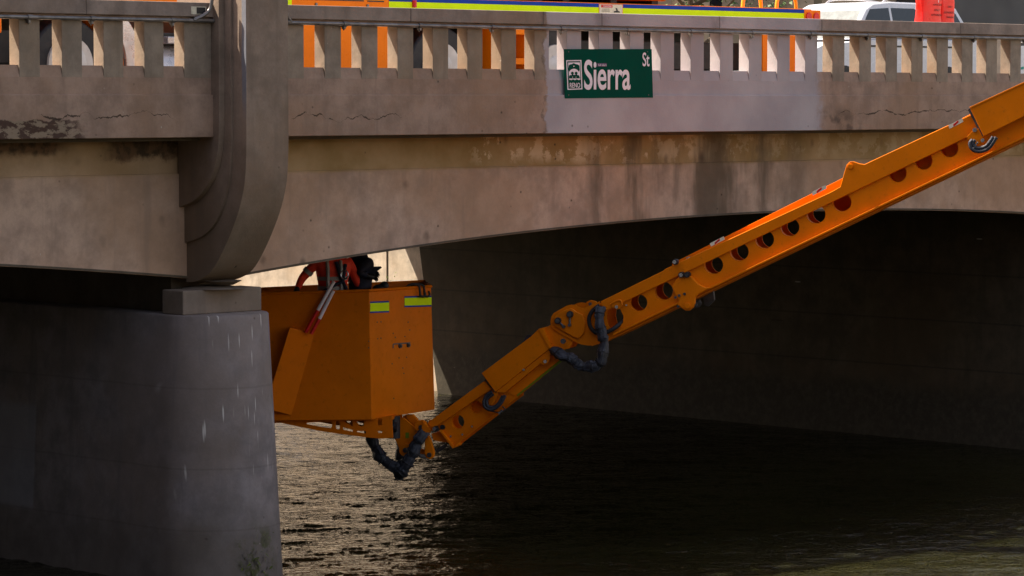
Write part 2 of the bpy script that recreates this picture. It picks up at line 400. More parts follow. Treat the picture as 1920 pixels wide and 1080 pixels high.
def text_obj(name, body, size, mat, origin, xdir, zdir, parent, xs=1.0, off=0.0, align='LEFT', lift=0.002):
    cu = bpy.data.curves.new("tmp_text", 'FONT'); cu.body = body; cu.size = size; cu.offset = off; cu.align_x = align; cu.extrude = 0.0008
    t = bpy.data.objects.new("tmp_text", cu); COL.objects.link(t)
    bpy.context.view_layer.update()
    me = bpy.data.meshes.new_from_object(t.evaluated_get(bpy.context.evaluated_depsgraph_get()))
    bpy.data.objects.remove(t)
    xd = Vector(xdir).normalized(); zd = Vector(zdir).normalized(); nd = xd.cross(zd).normalized()
    for v in me.vertices:
        c = v.co.copy(); v.co = Vector(origin)+xd*(c.x*xs)+zd*c.y+nd*(lift+c.z)
    o = bpy.data.objects.new(name, me); COL.objects.link(o); me.materials.clear(); me.materials.append(mat); me.name = name
    if parent: o.parent = parent; o.matrix_parent_inverse = Matrix.Translation(-world_loc(parent))
    return o

# ================================================================== STRUCTURE: water, banks, roads
def grid(x0, x1, y0, y1, z, nx, ny):
    m = MB(); vs = []; fs = []
    for j in range(ny+1):
        for i in range(nx+1): vs.append((x0+(x1-x0)*i/nx, y0+(y1-y0)*j/ny, z))
    for j in range(ny):
        for i in range(nx):
            a = j*(nx+1)+i; fs.append((a, a+1, a+nx+2, a+nx+1))
    return m.add(vs, fs)
wm = M("river_water", 0.035, 0.0)
wm.b.inputs["IOR"].default_value = 1.4
wn = wm.noise(0.25, 4)
wm.color(wm.mix(wm.st(wn, 0.35, 0.65), (0.009, 0.009, 0.0028), (0.016, 0.0155, 0.005)))
def wmap(su, sv, loc=(0, 0, 0)):
    n_ = wm.nd("ShaderNodeMapping", vector_type='POINT'); r0 = wm.nd("ShaderNodeVectorRotate", rotation_type='Z_AXIS')
    wm.put(r0.inputs["Vector"], wm.pos); r0.inputs["Angle"].default_value = YAW
    wm.put(n_.inputs[0], r0.outputs[0]); n_.inputs["Scale"].default_value = (su, sv, 1); n_.inputs["Location"].default_value = loc; return n_.outputs[0]
n1 = wm.noise(1.0, 4, 0.62, wmap(3.5, 7.0)); n2 = wm.noise(1.0, 3, 0.6, wmap(12.0, 20, (3, 1, 0)))
n3 = wm.noise(0.5, 2, 0.5)
hh = wm.f('ADD', wm.f('MULTIPLY', n1, 1.0), wm.f('MULTIPLY', n2, 0.28)); hh = wm.f('ADD', hh, wm.f('MULTIPLY', n3, 1.2))
wm.bump(hh, 0.9, 0.05)
wm.b.subsurface_method = 'BURLEY'; wm.b.inputs["Subsurface Weight"].default_value = 0.9      # turbid water
wm.b.inputs["Subsurface Radius"].default_value = (0.5, 0.45, 0.3); wm.b.inputs["Subsurface Scale"].default_value = 1.0
def axis(lo, hi, a_, b_, step):
    o = [lo, (lo+a_)/2]; n_ = int((b_-a_)/step); o += [a_+(b_-a_)*i/n_ for i in range(n_+1)]; return o+[(hi+b_)/2, hi]
WX = axis(-18.6, 16.2, -2.6, 15.5, 0.05); WY = axis(-300, 400, -8.5, 17.5, 0.045)
cyw, syw = math.cos(YAW), math.sin(YAW); N3 = mnoise.noise
def wave(x, y):
    e = min(1, max(0, min(x+2.6, 15.5-x, y+8.5, 17.5-y)))
    if e <= 0: return 0.0
    u_ = x*cyw-y*syw; v_ = x*syw+y*cyw
    h = 0.024*N3(Vector((u_*0.8, v_*1.5, 0)))+0.020*N3(Vector((u_*2.6, v_*5.4, 5)))+0.009*(1-2*abs(N3(Vector((u_*5.0+h_(u_, v_), v_*10.0, 9)))))
    return h*e
def h_(u_, v_): return 0.4*N3(Vector((u_, v_, 2)))
wv = [(x, y, WATER+wave(x, y)) for y in WY for x in WX]; nx_ = len(WX)
wf = [(j*nx_+i, j*nx_+i+1, (j+1)*nx_+i+1, (j+1)*nx_+i) for j in range(len(WY)-1) for i in range(nx_-1)]
me = bpy.data.meshes.new("river_water"); me.from_pydata(wv, [], wf)
for p in me.polygons: p.use_smooth = True
wo = bpy.data.objects.new("river_water", me); COL.objects.link(wo); me.materials.append(wm.m); tag(wo, kind='structure')
# ground either side of the channel, one level sheet each, and the lower river path on the camera's bank
tag(MB().box(-900, -18.5, 16.0, 900, -6.5, ROAD-0.02).build("ground", MT['soil']), kind='structure')
tag(MB().box(-900, -18.5, -900, -1.5, -6.5, -1.65).build("river_path", MT['soil']), kind='structure')
tag(MB().box(24, 900, 16.0, 900, -6.5, ROAD-0.02).build("ground", MT['soil']), kind='structure')
tag(MB().box(16.6, 24, 13.9, 400, -6.5, -1.35).build("river_path", MT['walk']), kind='structure')
tag(MB().box(16.6, 900, -900, -1.5, -6.5, ROAD-0.02).build("ground", MT['soil']), kind='structure')
tag(MB().box(-900, -18.5, -1.5, 16.0, -6.5, ROAD-0.01).build("road", MT['asphalt']), kind='structure')
tag(MB().box(18.05, 900, 1.6, 13.2, ROAD-0.4, ROAD).build("road", MT['asphalt']), kind='structure')
tag(MB().box(18.05, 900, 13.2, 16.0, ROAD-0.4, ROAD+0.13).build("pavement", MT['walk']), kind='structure')
tag(MB().box(18.05, 900, -1.5, 1.6, ROAD-0.4, ROAD+0.13).build("pavement", MT['walk']), kind='structure')

# abutment and far retaining wall (sun on it)
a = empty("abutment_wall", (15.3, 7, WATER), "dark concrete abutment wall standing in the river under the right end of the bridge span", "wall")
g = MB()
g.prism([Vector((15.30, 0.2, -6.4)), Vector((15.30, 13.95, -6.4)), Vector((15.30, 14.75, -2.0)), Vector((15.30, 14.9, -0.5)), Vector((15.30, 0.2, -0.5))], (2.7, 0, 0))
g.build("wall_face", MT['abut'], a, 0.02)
a = empty("retaining_wall", (15.6, 24, WATER), "sunlit tan river wall seen through the gap above the orange bucket", "wall")
g = MB().box(15.62, 16.6, 13.9, 120, -6.5, -1.2); g.build("wall_face", MT['bank'], a)
g = MB()
for k in range(18): g.box(15.60, 15.619, 15.8+k*6.0, 15.92+k*6.0, -6.5, -1.25)
g.build("buttress", MT['bank'], a, 0.01)
g = MB().box(15.55, 16.7, 15.3, 120, -1.198, -1.08); g.build("coping", MT['bank'], a, 0.01)
a = empty("retaining_wall", (16.2, -20, WATER), "river wall running out from the right end of the bridge on the near side", "wall")
MB().box(15.9, 16.6, -150, -0.2, -6.5, 0.6).build("wall_face", MT['bank'], a)
a = empty("retaining_wall", (-18.8, 60, WATER), "river wall on the left bank beyond the bridge", "wall")
MB().box(-18.49, -18.0, 15.0, 120, -6.5, 0.6).build("wall_face", MT['bank'], a)
a = empty("retaining_wall", (-18.3, -40, WATER), "low river wall along the path on the near left bank", "wall")
MB().box(-18.49, -18.2, -150, -1.0, -6.5, -1.45).build("wall_face", MT['bank'], a)

# ================================================================== BRIDGE
BR = empty("bridge", (-0.9, 7, WATER), "weathered grey concrete arched road bridge with slotted parapet crossing the river", "bridge")
def sof(X):
    if X > -0.885: return -1.453-0.00575*(X-8.5)**2
    return -1.42-0.0056*(X+10.5)**2
YB = 0.543
def beam(y0, y1, name, mat, x0, x1, top, recess=False):
    m = MB(); n = 60
    xs = [x0+(x1-x0)*i/n for i in range(n+1)]
    out = [Vector((x, y0, sof(x))) for x in xs]+[Vector((x1, y0, top)), Vector((x0, y0, top))]
    m.prism(out, (0, y1-y0, 0)); return m.build(name, mat, BR)
for (x0, x1) in ((-20.0, -1.05), (-0.70, 18.0)):
    beam(YB, YB+0.42, "spandrel_beam", MT['beam'], x0, x1, -0.80)
    m = MB().box(x0, x1, YB+0.035, YB+0.42, -0.799, -0.30); m.build("spandrel_band", MT['beam'], BR)
    # drip lip under the front arris
    pts = [Vector((x0+(x1-x0)*i/70, YB-0.012, sof(x0+(x1-x0)*i/70)+0.004)) for i in range(71)]
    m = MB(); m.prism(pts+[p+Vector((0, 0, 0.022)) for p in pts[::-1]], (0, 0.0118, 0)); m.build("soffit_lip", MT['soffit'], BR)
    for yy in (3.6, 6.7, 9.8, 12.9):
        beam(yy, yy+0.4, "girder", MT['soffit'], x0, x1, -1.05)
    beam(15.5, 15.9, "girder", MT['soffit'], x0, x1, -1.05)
MB().box(-20, 18.0, YB+0.421, 15.9, -1.049, -0.30).build("deck_slab", MT['soffit'], BR)  # far edge extended past the abutment to keep direct sun off it
MB().box(-20, 18.0, 0.20, 1.6, -0.298, ROAD+0.13).build("sidewalk", MT['walk'], BR)
MB().box(-20, 18.0, 1.601, 13.19, -0.298, ROAD-0.001).build("roadway", MT['asphalt'], BR)
MB().box(-20, 18.0, 13.2, 15.71, -0.298, ROAD+0.13).build("sidewalk", MT['walk'], BR)
# parapet on the viewer's side
S = 0.53; ZS, ZT = 0.321, 0.775; D = 0.165
def parapet(x0, x1, lefts, W, front=True):
    P = MB().box(x0, x1, 0.0, 0.19, 0.03, ZS-0.119)
    pw = P.build("parapet", MT['panel'], BR)
    # sloping feet under the slots, dying out into the panel face
    m = MB(); m.prism([Vector((x0, 0.001, ZS-0.119)), Vector((x0, 0.024, ZS)), Vector((x0, 0.188, ZS)), Vector((x0, 0.188, ZS-0.119))], (x1-x0, 0, 0)); m.build("sill", MT['panel'], pw, 0.0)
    m = MB(); m.box(x0, x1, 0.012, 0.188, ZT, 0.828); m.build("rail", MT['panel'], pw)
    m = MB().box(x0, x1, -0.035, 0.235, 0.83, 0.979); m.build("coping", MT['cap'], pw, 0.008)
    edges = [x0]+[q for l in lefts for q in (l, l+W)]+[x1]
    for i in range(0, len(edges), 2):
        a_, b_ = edges[i], edges[i+1]
        if b_-a_ < 0.02: continue
        # a post: full depth, tapering down into the panel face
        m = MB(); t = 0.018
        m.box(a_, b_, 0.0, D, ZS-0.119, ZT)
        m.build("baluster", MT['baluster'], pw, 0.003)
    return pw
RL = [k*S for k in range(0, 33)]
parapet(-0.52, 17.9, RL, 0.295)
LL = [-1.894-k*0.518 for k in range(0, 32)]
parapet(-20.0, -1.262, LL[::-1], 0.27)
for (x0, x1) in ((-20.0, -1.262), (-0.52, 17.9)):
    MB().box(x0, x1, -0.03, 0.19, -0.4115, 0.03).build("fascia", MT['fascia'], BR, 0.008)
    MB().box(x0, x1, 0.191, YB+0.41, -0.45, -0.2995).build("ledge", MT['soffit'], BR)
# parapet on the far side
m = MB().box(-20, 18, 15.72, 15.9, -0.3, 0.3); m.box(-20, 18, 15.7, 15.92, 0.78, 0.93)
for k in range(70): m.box(-20+k*0.54, -20+k*0.54+0.25, 15.73, 15.89, 0.3, 0.78)
m.build("far_parapet", MT['panel'], BR)
# pilaster: three stepped layers, each curving back under
def layer(x0, x1, prof, name):
    fr = [Vector((x0, y, z)) for y, z in smooth2(prof)]
    out = [Vector((x0, prof[0][0], 1.25))]+fr+[Vector((x0, 0.56, prof[-1][1])), Vector((x0, 0.56, 1.25))]
    return MB().prism(out, (x1-x0, 0, 0)).build(name, MT['pil'], BR, 0.012)
def smooth2(pr):
    p = smooth_path([Vector((a, b, 0)) for a, b in pr], 4); return [(q.x, q.y) for q in p]
layer(-1.17, -0.60, [(-0.445, -0.45), (-0.43, -0.75), (-0.395, -0.95), (-0.30, -1.2), (-0.13, -1.49), (0.06, -1.74), (0.21, -1.86), (0.40, -1.93), (0.54, -1.945)], "pilaster")
layer(-1.20, -0.57, [(-0.235, -0.42), (-0.20, -0.8), (-0.10, -1.1), (0.04, -1.31), (0.25, -1.45), (0.54, -1.53)], "pilaster_step")
layer(-1.27, -0.50, [(-0.13, -0.25), (-0.10, -0.55), (-0.02, -0.78), (0.12, -0.95), (0.3, -1.08), (0.54, -1.15)], "pilaster_step")
MB().box(-1.24, -0.53, 0.20, 0.58, -0.93, 1.249).build("pilaster_core", MT['pil'], BR)
MB().box(-1.15, -0.63, YB-0.03, YB+0.42, -1.93, -0.3).build("pilaster_core", MT['pil'], BR)
m = MB(); m.tube([(-0.88, 0.30, -1.93), (-0.88, 0.30, -1.975)], 0.1, 20, True, [0.20, 0.11]); m.build("bearing", MT['block'], BR, 0, True)
# pier with rounded, battered nose
def stadium(xc, r, yf, yb, z, n=28):
    o = []
    for k in range(n+1):
        t = math.pi+math.pi*k/n; o.append(Vector((xc+r*math.cos(t), yf+r*math.sin(t), z)))
    for k in range(n+1):
        t = math.pi*k/n; o.append(Vector((xc+r*math.cos(t), yb+r*math.sin(t), z)))
    return o
def pier(xc, nm):
    m = MB(); lv = [(-2.27, 0.585), (-2.285, 0.60), (-3.6, 0.665), (-5.3, 0.75), (-7.0, 0.80)]
    rings = [stadium(xc, r, 0.44, 14.2, z) for z, r in lv]; n = len(rings[0]); vs = [p for g_ in rings for p in g_]; fs = [tuple(range(n))]
    for i in range(len(lv)-1):
        for k in range(n): k2 = (k+1) % n; fs.append((i*n+k, (i+1)*n+k, (i+1)*n+k2, i*n+k2))
    m.add(vs, fs); o = m.build("pier", MT['pier'], BR, 0, True, 50)
    MB().box(xc-0.54, xc+0.53, 0.25, 0.60, -2.269, -2.015).build("cap_block", MT['block'], o, 0.012)
    MB().tube([(xc+0.02, 0.42, -2.014), (xc+0.02, 0.42, -1.985)], 0.2, 24, True, [0.34, 0.16]).build("bearing_pad", MT['block'], o, 0, True)
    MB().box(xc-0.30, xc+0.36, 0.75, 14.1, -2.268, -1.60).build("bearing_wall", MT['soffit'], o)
    return o
pier(-0.92, "pier")
# conduit clipped under the coping
def conduit(pts, label, brks):
    c = empty("conduit_pipe", pts[len(pts)//2], label, "pipe", "conduit pipes clipped under the parapet coping")
    MB().tube(smooth_path(pts, 5), 0.020, 12).build("pipe", MT['steel'], c, 0, True)
    for x in brks:
        m = MB(); m.tube([(x-0.03, -0.045, 0.79), (x+0.03, -0.045, 0.79)], 0.026, 12); m.box(x-0.012, x+0.012, -0.045, 0.0, 0.735, 0.775)
        m.add([(x-0.03, -0.05, 0.772), (x+0.03, -0.05, 0.772), (x, -0.02, 0.715), (x-0.03, 0.0, 0.772), (x+0.03, 0.0, 0.772)], [(0, 1, 2), (3, 4, 2), (0, 3, 2), (1, 4, 2), (0, 1, 4, 3)])
        m.build("bracket", MT['steel'], c)
conduit([(-19.9, -0.045, 0.79), (-10, -0.045, 0.79), (-1.75, -0.045, 0.79), (-1.55, -0.05, 0.80), (-1.40, -0.07, 0.86), (-1.33, -0.08, 0.95), (-1.32, -0.10, 1.20)],
        "grey steel conduit pipe left of the pilaster, bending upward at its right end", [-3.6+1.27*0, -2.83, -1.80])
conduit([(-0.33, -0.09, 1.20), (-0.325, -0.08, 0.97), (-0.29, -0.065, 0.87), (-0.22, -0.05, 0.805), (-0.09, -0.045, 0.79), (8, -0.045, 0.79), (17.8, -0.045, 0.79)],
        "long grey steel conduit pipe right of the pilaster running above the street sign", [0.55+1.11*k for k in range(15)])
# little service sticker on the coping
o = MB().box(-1.56, -1.36, -0.0385, -0.0365, 0.855, 0.935).build("sticker", MT['paper']); tag(o, "small black and white sticker on the coping left of the pilaster", "sticker")
MB().box(-1.49, -1.375, -0.0410, -0.0392, 0.862, 0.928).build("dark_print", MT['dark'], o)

# ================================================================== STREET SIGN
sp = [on(x, y, 1, -0.035) for x, y in ((1057, 92), (1222, 92), (1224.5, 183), (1059, 184.5))]
SG = empty("street_sign", (sp[0]+sp[2])/2, "green street name sign reading Sierra St bolted on the bridge parapet", "street sign")
MB().prism(sp, (0, 0.003, 0)).build("sign_plate", MT['sign'], SG, 0.001)
for x, y in ((1066, 97), (1214, 97), (1066, 178), (1216, 178)):
    c_ = on(x, y, 1, -0.036); MB().cyl(c_, c_+Vector((0, -0.003, 0)), 0.008, seg=10).build("bolt", MT['pin'], SG)
def spt(x, y, d=0.0): return on(x, y, 1, -0.037-d)
def stxt(body, x, y, capy, x1, parent, mat, off=0.0, name="lettering"):
    """lettering from baseline (x,y), cap height reaching capy, ending at x1"""
    o0 = spt(x, y); h = (spt(x, capy)-o0).length; size = h/0.70
    t = text_obj(name, body, size, mat, o0, (1, 0, 0), (0, 0, 1), None, 1.0, off)
    xs_ = [v.co.x for v in t.data.vertices]; wid = max(xs_)-min(xs_); want = spt(x1, y).x-o0.x; k = want/wid; mn = min(xs_)
    for v in t.data.vertices: v.co.x = o0.x+(v.co.x-mn)*k
    t.parent = parent; t.matrix_parent_inverse = Matrix.Translation(-world_loc(parent))
    return t
stxt("Sierra", 1095, 166.5, 112.5, 1182, SG, MT['white'], 0.008)
stxt("St", 1204.5, 123.5, 98.5, 1217.5, SG, MT['white'], 0.003)
# city emblem: frame, mountains, arch, round trees, river wave, name
def sloop(pts, d=0.0): return [spt(x, y, d) for x, y in pts]
em = MB(); em.plate([sloop([(1061.5, 113), (1090, 112.5), (1092, 167.5), (1064, 168.5)]), sloop([(1063.3, 115), (1088.2, 114.5), (1090.2, 165.7), (1065.8, 166.5)])], (0, -0.001, 0))
EMB = em.build("emblem", MT['white'], SG)
em = MB(); em.plate([sloop([(1065.3, 117.2), (1087, 117), (1088.2, 149), (1085, 150.2), (1081.5, 148.6), (1078, 150.3), (1074.5, 148.8), (1071, 150.3), (1067, 149)])], (0, -0.0008, 0)); em.build("emblem_field", MT['white'], EMB)
em = MB()
em.plate([sloop([(1065.8, 130), (1066.5, 122.5), (1069, 120.8), (1072, 120.3), (1075.5, 118.3), (1079, 120), (1083, 120.8), (1086.3, 123), (1087, 131), (1085.5, 134.5), (1083, 131.3), (1079.5, 129.3), (1076, 128.8), (1072.5, 129.5), (1069.5, 131.3), (1067, 135)], 0.0012)], (0, -0.0006, 0))
for cx, cy, r_ in ((1073.2, 137.2, 2.7), (1080.2, 137.2, 2.7), (1070, 143.8, 3.1), (1076.8, 143.2, 3.1), (1083.5, 143.8, 3.1), (1073.6, 141.4, 2.2), (1080.4, 141.4, 2.2)):
    em.plate([sloop(circle(cx, cy, r_, 14), 0.0012)], (0, -0.0006, 0))
em.plate([sloop([(1066.5, 147.2), (1087.8, 147.0), (1087.8, 145.2), (1066.5, 145.4)], 0.0013)], (0, -0.0005, 0))
em.build("emblem_marks", MT['sign'], EMB)
em = MB(); em.plate([sloop(circle(1076, 124.3, 1.1, 8), 0.0022)], (0, -0.0005, 0)); em.build("emblem_star", MT['white'], EMB)
stxt("RENO", 1068.2, 164.2, 155.2, 1087.5, EMB, MT['white'], 0.0006)
o = MB().prism([spt(1120, 118.6, 0.003), spt(1137.5, 118.6, 0.003), spt(1137.5, 124.8, 0.003), spt(1120, 124.8, 0.003)], (0, -0.001, 0)).build("sticker", MT['sticker'])
tag(o, "tiny purple sticker above the e of the green street sign", "sticker")
stxt("full alert", 1121, 123.6, 119.8, 1136.5, o, MT['white'], 0.0, "sticker_text").location.y -= 0.004

# ================================================================== BOOM (articulated inspection arm)
PB = Plane(790, 800, 37.8, 0.30)
BO = empty("inspection_boom", PB(1300, 520, 0.2), "long orange articulated steel boom arm with round holes reaching down under the bridge", "boom arm")
OR = MT['orange']
def L(pts, off=0.0): return [PB(x, y, off) for x, y in pts]
def plate(name, pts, off, th, mat=OR, holes=(), bevel=0.006, parent=None):
    m = MB(); m.plate([L(pts, off)]+[L(h, off) for h in holes], PB.n*th); return m.build(name, mat, parent or BO, bevel)
def pin(x, y, r, off=0.0, h=0.05, mat=None, parent=None, name="bolt"):
    m = MB(); a_ = PB(x, y, off); m.cyl(a_, a_-PB.n*h, r*0.0063, r*0.0058, 16)
    return m.build(name, mat or MT['chrome'], parent or BO, 0, True)
def ylo(x): return 603.4-0.4805*(x-1200)                      # lower lip of the main boom
def ymid(x): return 552.2-0.4805*(x-1200)                     # flange / web line
def ytop(x): return 528.8-0.4805*(x-1200) if x < 1247 else (506.2-0.470*(x-1247) if x < 1560 else 359.1-0.455*(x-1560))
T = 0.42
XE = 2350.0
# web plates
holesM = [(1197, 567.5, 17, 16), (1244.5, 545.5, 17.5, 17), (1338, 497, 18, 17), (1386, 472, 18, 17), (1433.5, 449, 18, 17), (1481, 426, 18, 17), (1530, 402, 18, 17), (1578.5, 379.5, 18, 17),
          (1683, 325, 17, 17), (1731.5, 301.5, 17, 17), (1780, 278, 17, 17)]
big = [(1128+24, 599+2)]
holesM = [(a_, b_, c_*1.06, d_*1.06) for a_, b_, c_, d_ in holesM]
def circ(cx, cy, rx, ry, n=26): return circle(cx, cy, rx, n, ry)
oval = [(1138, 580), (1150, 576), (1163, 580), (1169, 592), (1168, 605), (1158, 616), (1146, 617), (1140, 610), (1137, 596)]
head = [(1032, 604), (1033.5, 594), (1038, 587), (1050, 580), (1063, 573), (1071, 571), (1079, 572), (1086, 577), (1094, 578), (1106, 573), (1124, 564.8)]
low = [(1149, 631), (1127, 643.5), (1114, 647.5), (1102, 648), (1090, 646), (1080, 642), (1066, 634), (1052, 626.5), (1038, 618), (1033, 612)]
def web(off, th, hs, x1=XE):
    return head+[(1124, ymid(1124)-12), (1160, ymid(1160)-10), (x1, ymid(x1)-10), (x1, ylo(x1))]+low
MW = plate("boom_web", web(0, 0, 0), 0.0, 0.014, OR, [oval]+[circ(*h) for h in holesM], 0.0)
plate("boom_web", web(0, 0, 0), T, 0.014, OR, [oval]+[circ(*h) for h in holesM if h[0] < 1560], 0.0)
# rolled rims inside each hole
for h in holesM:
    m = MB(); o1 = L(circ(h[0], h[1], h[2]+0.3, h[3]+0.3), 0.0); i1 = L(circ(h[0], h[1], h[2]-1.2, h[3]-1.2), 0.0)
    m.plate([o1, i1], PB.n*0.085); m.build("hole_rim", OR, MW, 0, True)
    if h[0] > 1600:
        m = MB(); m.plate([L(circ(h[0]+9, h[1]+3, h[2]+4, h[3]+4), 0.17)], PB.n*0.01); m.build("inner_web", OR, MW)
# flange band, bottom lip, underside, top plate, inner box rails
plate("boom_flange", [(1127, ytop(1127)+1), (1246, ytop(1246)), (1246.5, ytop(1250)), (1560, ytop(1560)), (1576, 350), (1588, 309), (1594, 303), (1601, 302.5), (1612, 306.5), (1622, 308), (1632, 303), (1824, 213.5), (XE, 213.5-0.46*(XE-1824)),
      (XE, ymid(XE)), (1137, ymid(1137)), (1130, 575)], -0.028, 0.0275)
plate("boom_lip", [(1151, ylo(1151)-2.2), (XE, ylo(XE)-2.2), (XE, ylo(XE)+2.0), (1151, ylo(1151)+2.0)], -0.045, 0.0445, bevel=0.003)
m = MB()
bp = L([(1110, 647), (1151, 631.5), (XE, ylo(XE)+2.0)], -0.02); bq = L([(1110, 647), (1151, 631.5), (XE, ylo(XE)+2.0)], T+0.03)
dz = Vector((0, 0, -0.012)); m.add(bp+bq+[p+dz for p in bp+bq], [(0, 1, 4, 3), (1, 2, 5, 4), (6, 9, 10, 7), (7, 10, 11, 8), (0, 6, 7, 1), (1, 7, 8, 2), (3, 4, 10, 9), (4, 5, 11, 10), (2, 8, 11, 5), (0, 3, 9, 6)])
m.build("boom_underside", OR, BO)
m = MB()
tp = [(1127, ytop(1127)+2), (1246, ytop(1246)+1), (1560, ytop(1560)+1), (1640, 300), (1824, 215), (XE, 213.5-0.46*(XE-1824)+1)]
bp = L(tp, 0.0); bq = L(tp, T); n_ = len(tp)
m.add(bp+bq, [(i, i+1, n_+i+1, n_+i) for i in range(n_-1)]); m.build("boom_top", OR, BO)
# far side rail standing above the band: catches the sun
plate("top_rail", [(1246, 506), (1244.5, 497), (1262, 488.5), (1480, 379.5), (1588, 325.5), (1640, 300), (1824, 207), (XE, 207-0.46*(XE-1824)), (XE, 213-0.46*(XE-1824)+8), (1824, 222), (1640, 308), (1588, 345), (1560, 362)], T-0.03, 0.03, bevel=0.003)
plate("top_rail", [(1100, 580), (1124, 564), (1246, 503.5), (1250, 506), (1130, 570)], T-0.03, 0.03, bevel=0.002)
# lug with boss on top
for cx, cy, r_ in ((1595.5, 312, 4.5),):
    m = MB(); c_ = PB(cx, cy, -0.028); m.cyl(c_, c_-PB.n*0.02, 0.03, seg=20); m.build("boss", OR, BO, 0.003)
# lower mid bracket with roller lug
br = [(1262, 536), (1272, 521), (1288, 513), (1300, 519), (1311, 531), (1322, 537.5), (1334, 539), (1312, 551), (1306, 557), (1305, 567), (1302, 576), (1295, 582), (1287, 582), (1280, 577), (1272, 571), (1275, 563), (1268, 552)]
LG = plate("mid_bracket", br, -0.06, 0.055, OR, bevel=0.01)
m = MB(); c_ = PB(1292, 572.5, -0.061); m.cyl(c_, c_-PB.n*0.03, 0.033, seg=20); m.build("boss", OR, LG, 0.003)
m = MB(); c_ = PB(1293, 572.5, T*0.3); m.cyl(c_, c_+PB.n*0.28, 0.05, seg=20); m.build("roller", MT['black'], LG, 0.003)
plate("rear_bracket", [(1306, 560), (1326, 548), (1328, 566), (1316, 578), (1309, 576)], T-0.1, 0.05, MT['pin'])
for x, y in ((1269, 557), (1276, 553.5), (1286, 550.5), (1274, 574), (1308, 571)): pin(x, y, 2.6, -0.06, 0.015, MT['pin'], LG)
for x, y, mt in ((1268.5, 490.5, 'chrome'), (1280.5, 514.7, 'chrome'), (1291, 514.7, 'pin')):
    pin(x, y, 5.6, -0.02, 0.075, MT['black'], BO, "pin_collar"); pin(x, y, 3.8, -0.02, 0.085, MT[mt], BO, "pin_head")
pin(1279, 487, 3.4, T-0.03, 0.12, MT['chrome'], BO, "pin_head")
# warning labels on the top strip
for cx, cy in ((1346, 452.5), (1537, 356.5), (1793, 231.5)):
    d = (13, -6.6); u_ = (-1.0, -3.4) if cx > 1500 else (-1.0, -3.0)
    q = [(cx-d[0]-u_[0], cy-d[1]-u_[1]), (cx+d[0]-u_[0], cy+d[1]-u_[1]), (cx+d[0]+u_[0], cy+d[1]+u_[1]), (cx-d[0]+u_[0], cy-d[1]+u_[1])]
    of = -0.031
    lb = plate("warning_label", q, of, 0.002, MT['paper'], bevel=0)
    q2 = [(cx+(x-cx)*0.36, cy+(y-cy)*0.6) for x, y in q]
    plate("red_mark", q2, of-0.0015, 0.001, MT['red'], bevel=0, parent=lb)
# raised head plates, lock bars and pins of the first knuckle
plate("head_cheek", [(1037, 604), (1038.5, 595), (1044, 589), (1060, 580.5), (1069, 578), (1076, 579.5), (1083, 585), (1094, 590), (1099, 605), (1096, 625), (1086, 635), (1074, 631), (1050, 617), (1040, 611)], -0.03, 0.0295, OR, bevel=0.012)
plate("rear_cheek", [(1079, 580), (1082, 570), (1090, 566.5), (1100, 569), (1106, 577), (1098, 586)], T-0.02, 0.035, OR, bevel=0.006)
m = MB(); c_ = PB(1090, 574, T-0.04); m.cyl(c_, c_+PB.n*0.02, 0.02); m.build("bolt", MT['pin'], BO)
def lockbar(ax, ay, bx, by):
    pin(ax, ay, 6.4, -0.03, 0.035, MT['black'], BO, "pin_collar"); pin(ax, ay, 4.4, -0.03, 0.05, MT['pin'], BO, "pin_head")
    m = MB(); m.tube([PB(ax, ay, -0.045), PB(bx, by, -0.045)], 0.012, 8); m.build("lock_bar", MT['pin'], BO)
    pin(bx, by, 3.0, -0.03, 0.035, MT['pin'], BO, "pin_head")
lockbar(1048, 601, 1059, 612); lockbar(1070.5, 589, 1070, 609)
pin(1058.5, 639, 5.0, -0.05, 0.03, MT['pin'], BO, "pin_head")
# handle-like welded rib with bolt
m = MB(); m.tube(smooth_path(L([(1146, 570.5), (1153, 566), (1161, 562.5), (1166, 564), (1168, 572)], -0.04), 4), 0.012, 8); m.build("weld_rib", OR, BO, 0, True)
plate("tab", [(1146, 571), (1160, 563), (1167, 565), (1167, 574), (1160, 580), (1150, 577)], -0.036, 0.010, OR, bevel=0.002)
pin(1158, 575, 3.2, -0.036, 0.02); pin(1175, 572, 1.6, 0, 0.03)
# big outer sleeve at the upper right
def yA(x): return 200.8-0.462*(x-1823)
def yB(x): return 255.0-0.545*(x-1847) if x < 1925 else 212.5-0.49*(x-1925)
SL = plate("outer_sleeve", [(1821, 202), (XE, yA(XE)), (XE, yB(XE)), (1847, 255)], -0.12, 0.09, OR, bevel=0.01)
plate("sleeve_edge", [(1820, 201.2), (XE, yA(XE)-1), (XE, yA(XE)+1.6), (1824, 202.8)], -0.13, 0.02, OR, bevel=0.002, parent=SL)
plate("sleeve_seal", [(1817, 206), (1821, 203), (1847, 253), (1843, 256)], -0.09, 0.05, MT['pin'], bevel=0)
m = MB(); q = L([(1821, 203), (1847, 255)], -0.10)+L([(1821, 203), (1847, 255)], 0.5); m.add(q, [(0, 1, 3, 2)])
plate("clamp_block", [(1849, 183.5), (1853, 181.5), (1859, 181.5), (1862, 183), (1851, 188)], T-0.05, 0.05, OR, bevel=0.002)
plate("hose_bracket", [(1815, 257), (1826, 245), (1837, 241), (1845, 257), (1842, 268), (1832, 272), (1827, 262), (1818, 262)], -0.10, 0.02, OR, bevel=0.002)
pin(1830.5, 243.5, 4.0, -0.10, 0.03); pin(1845.5, 263, 3.6, -0.10, 0.03)
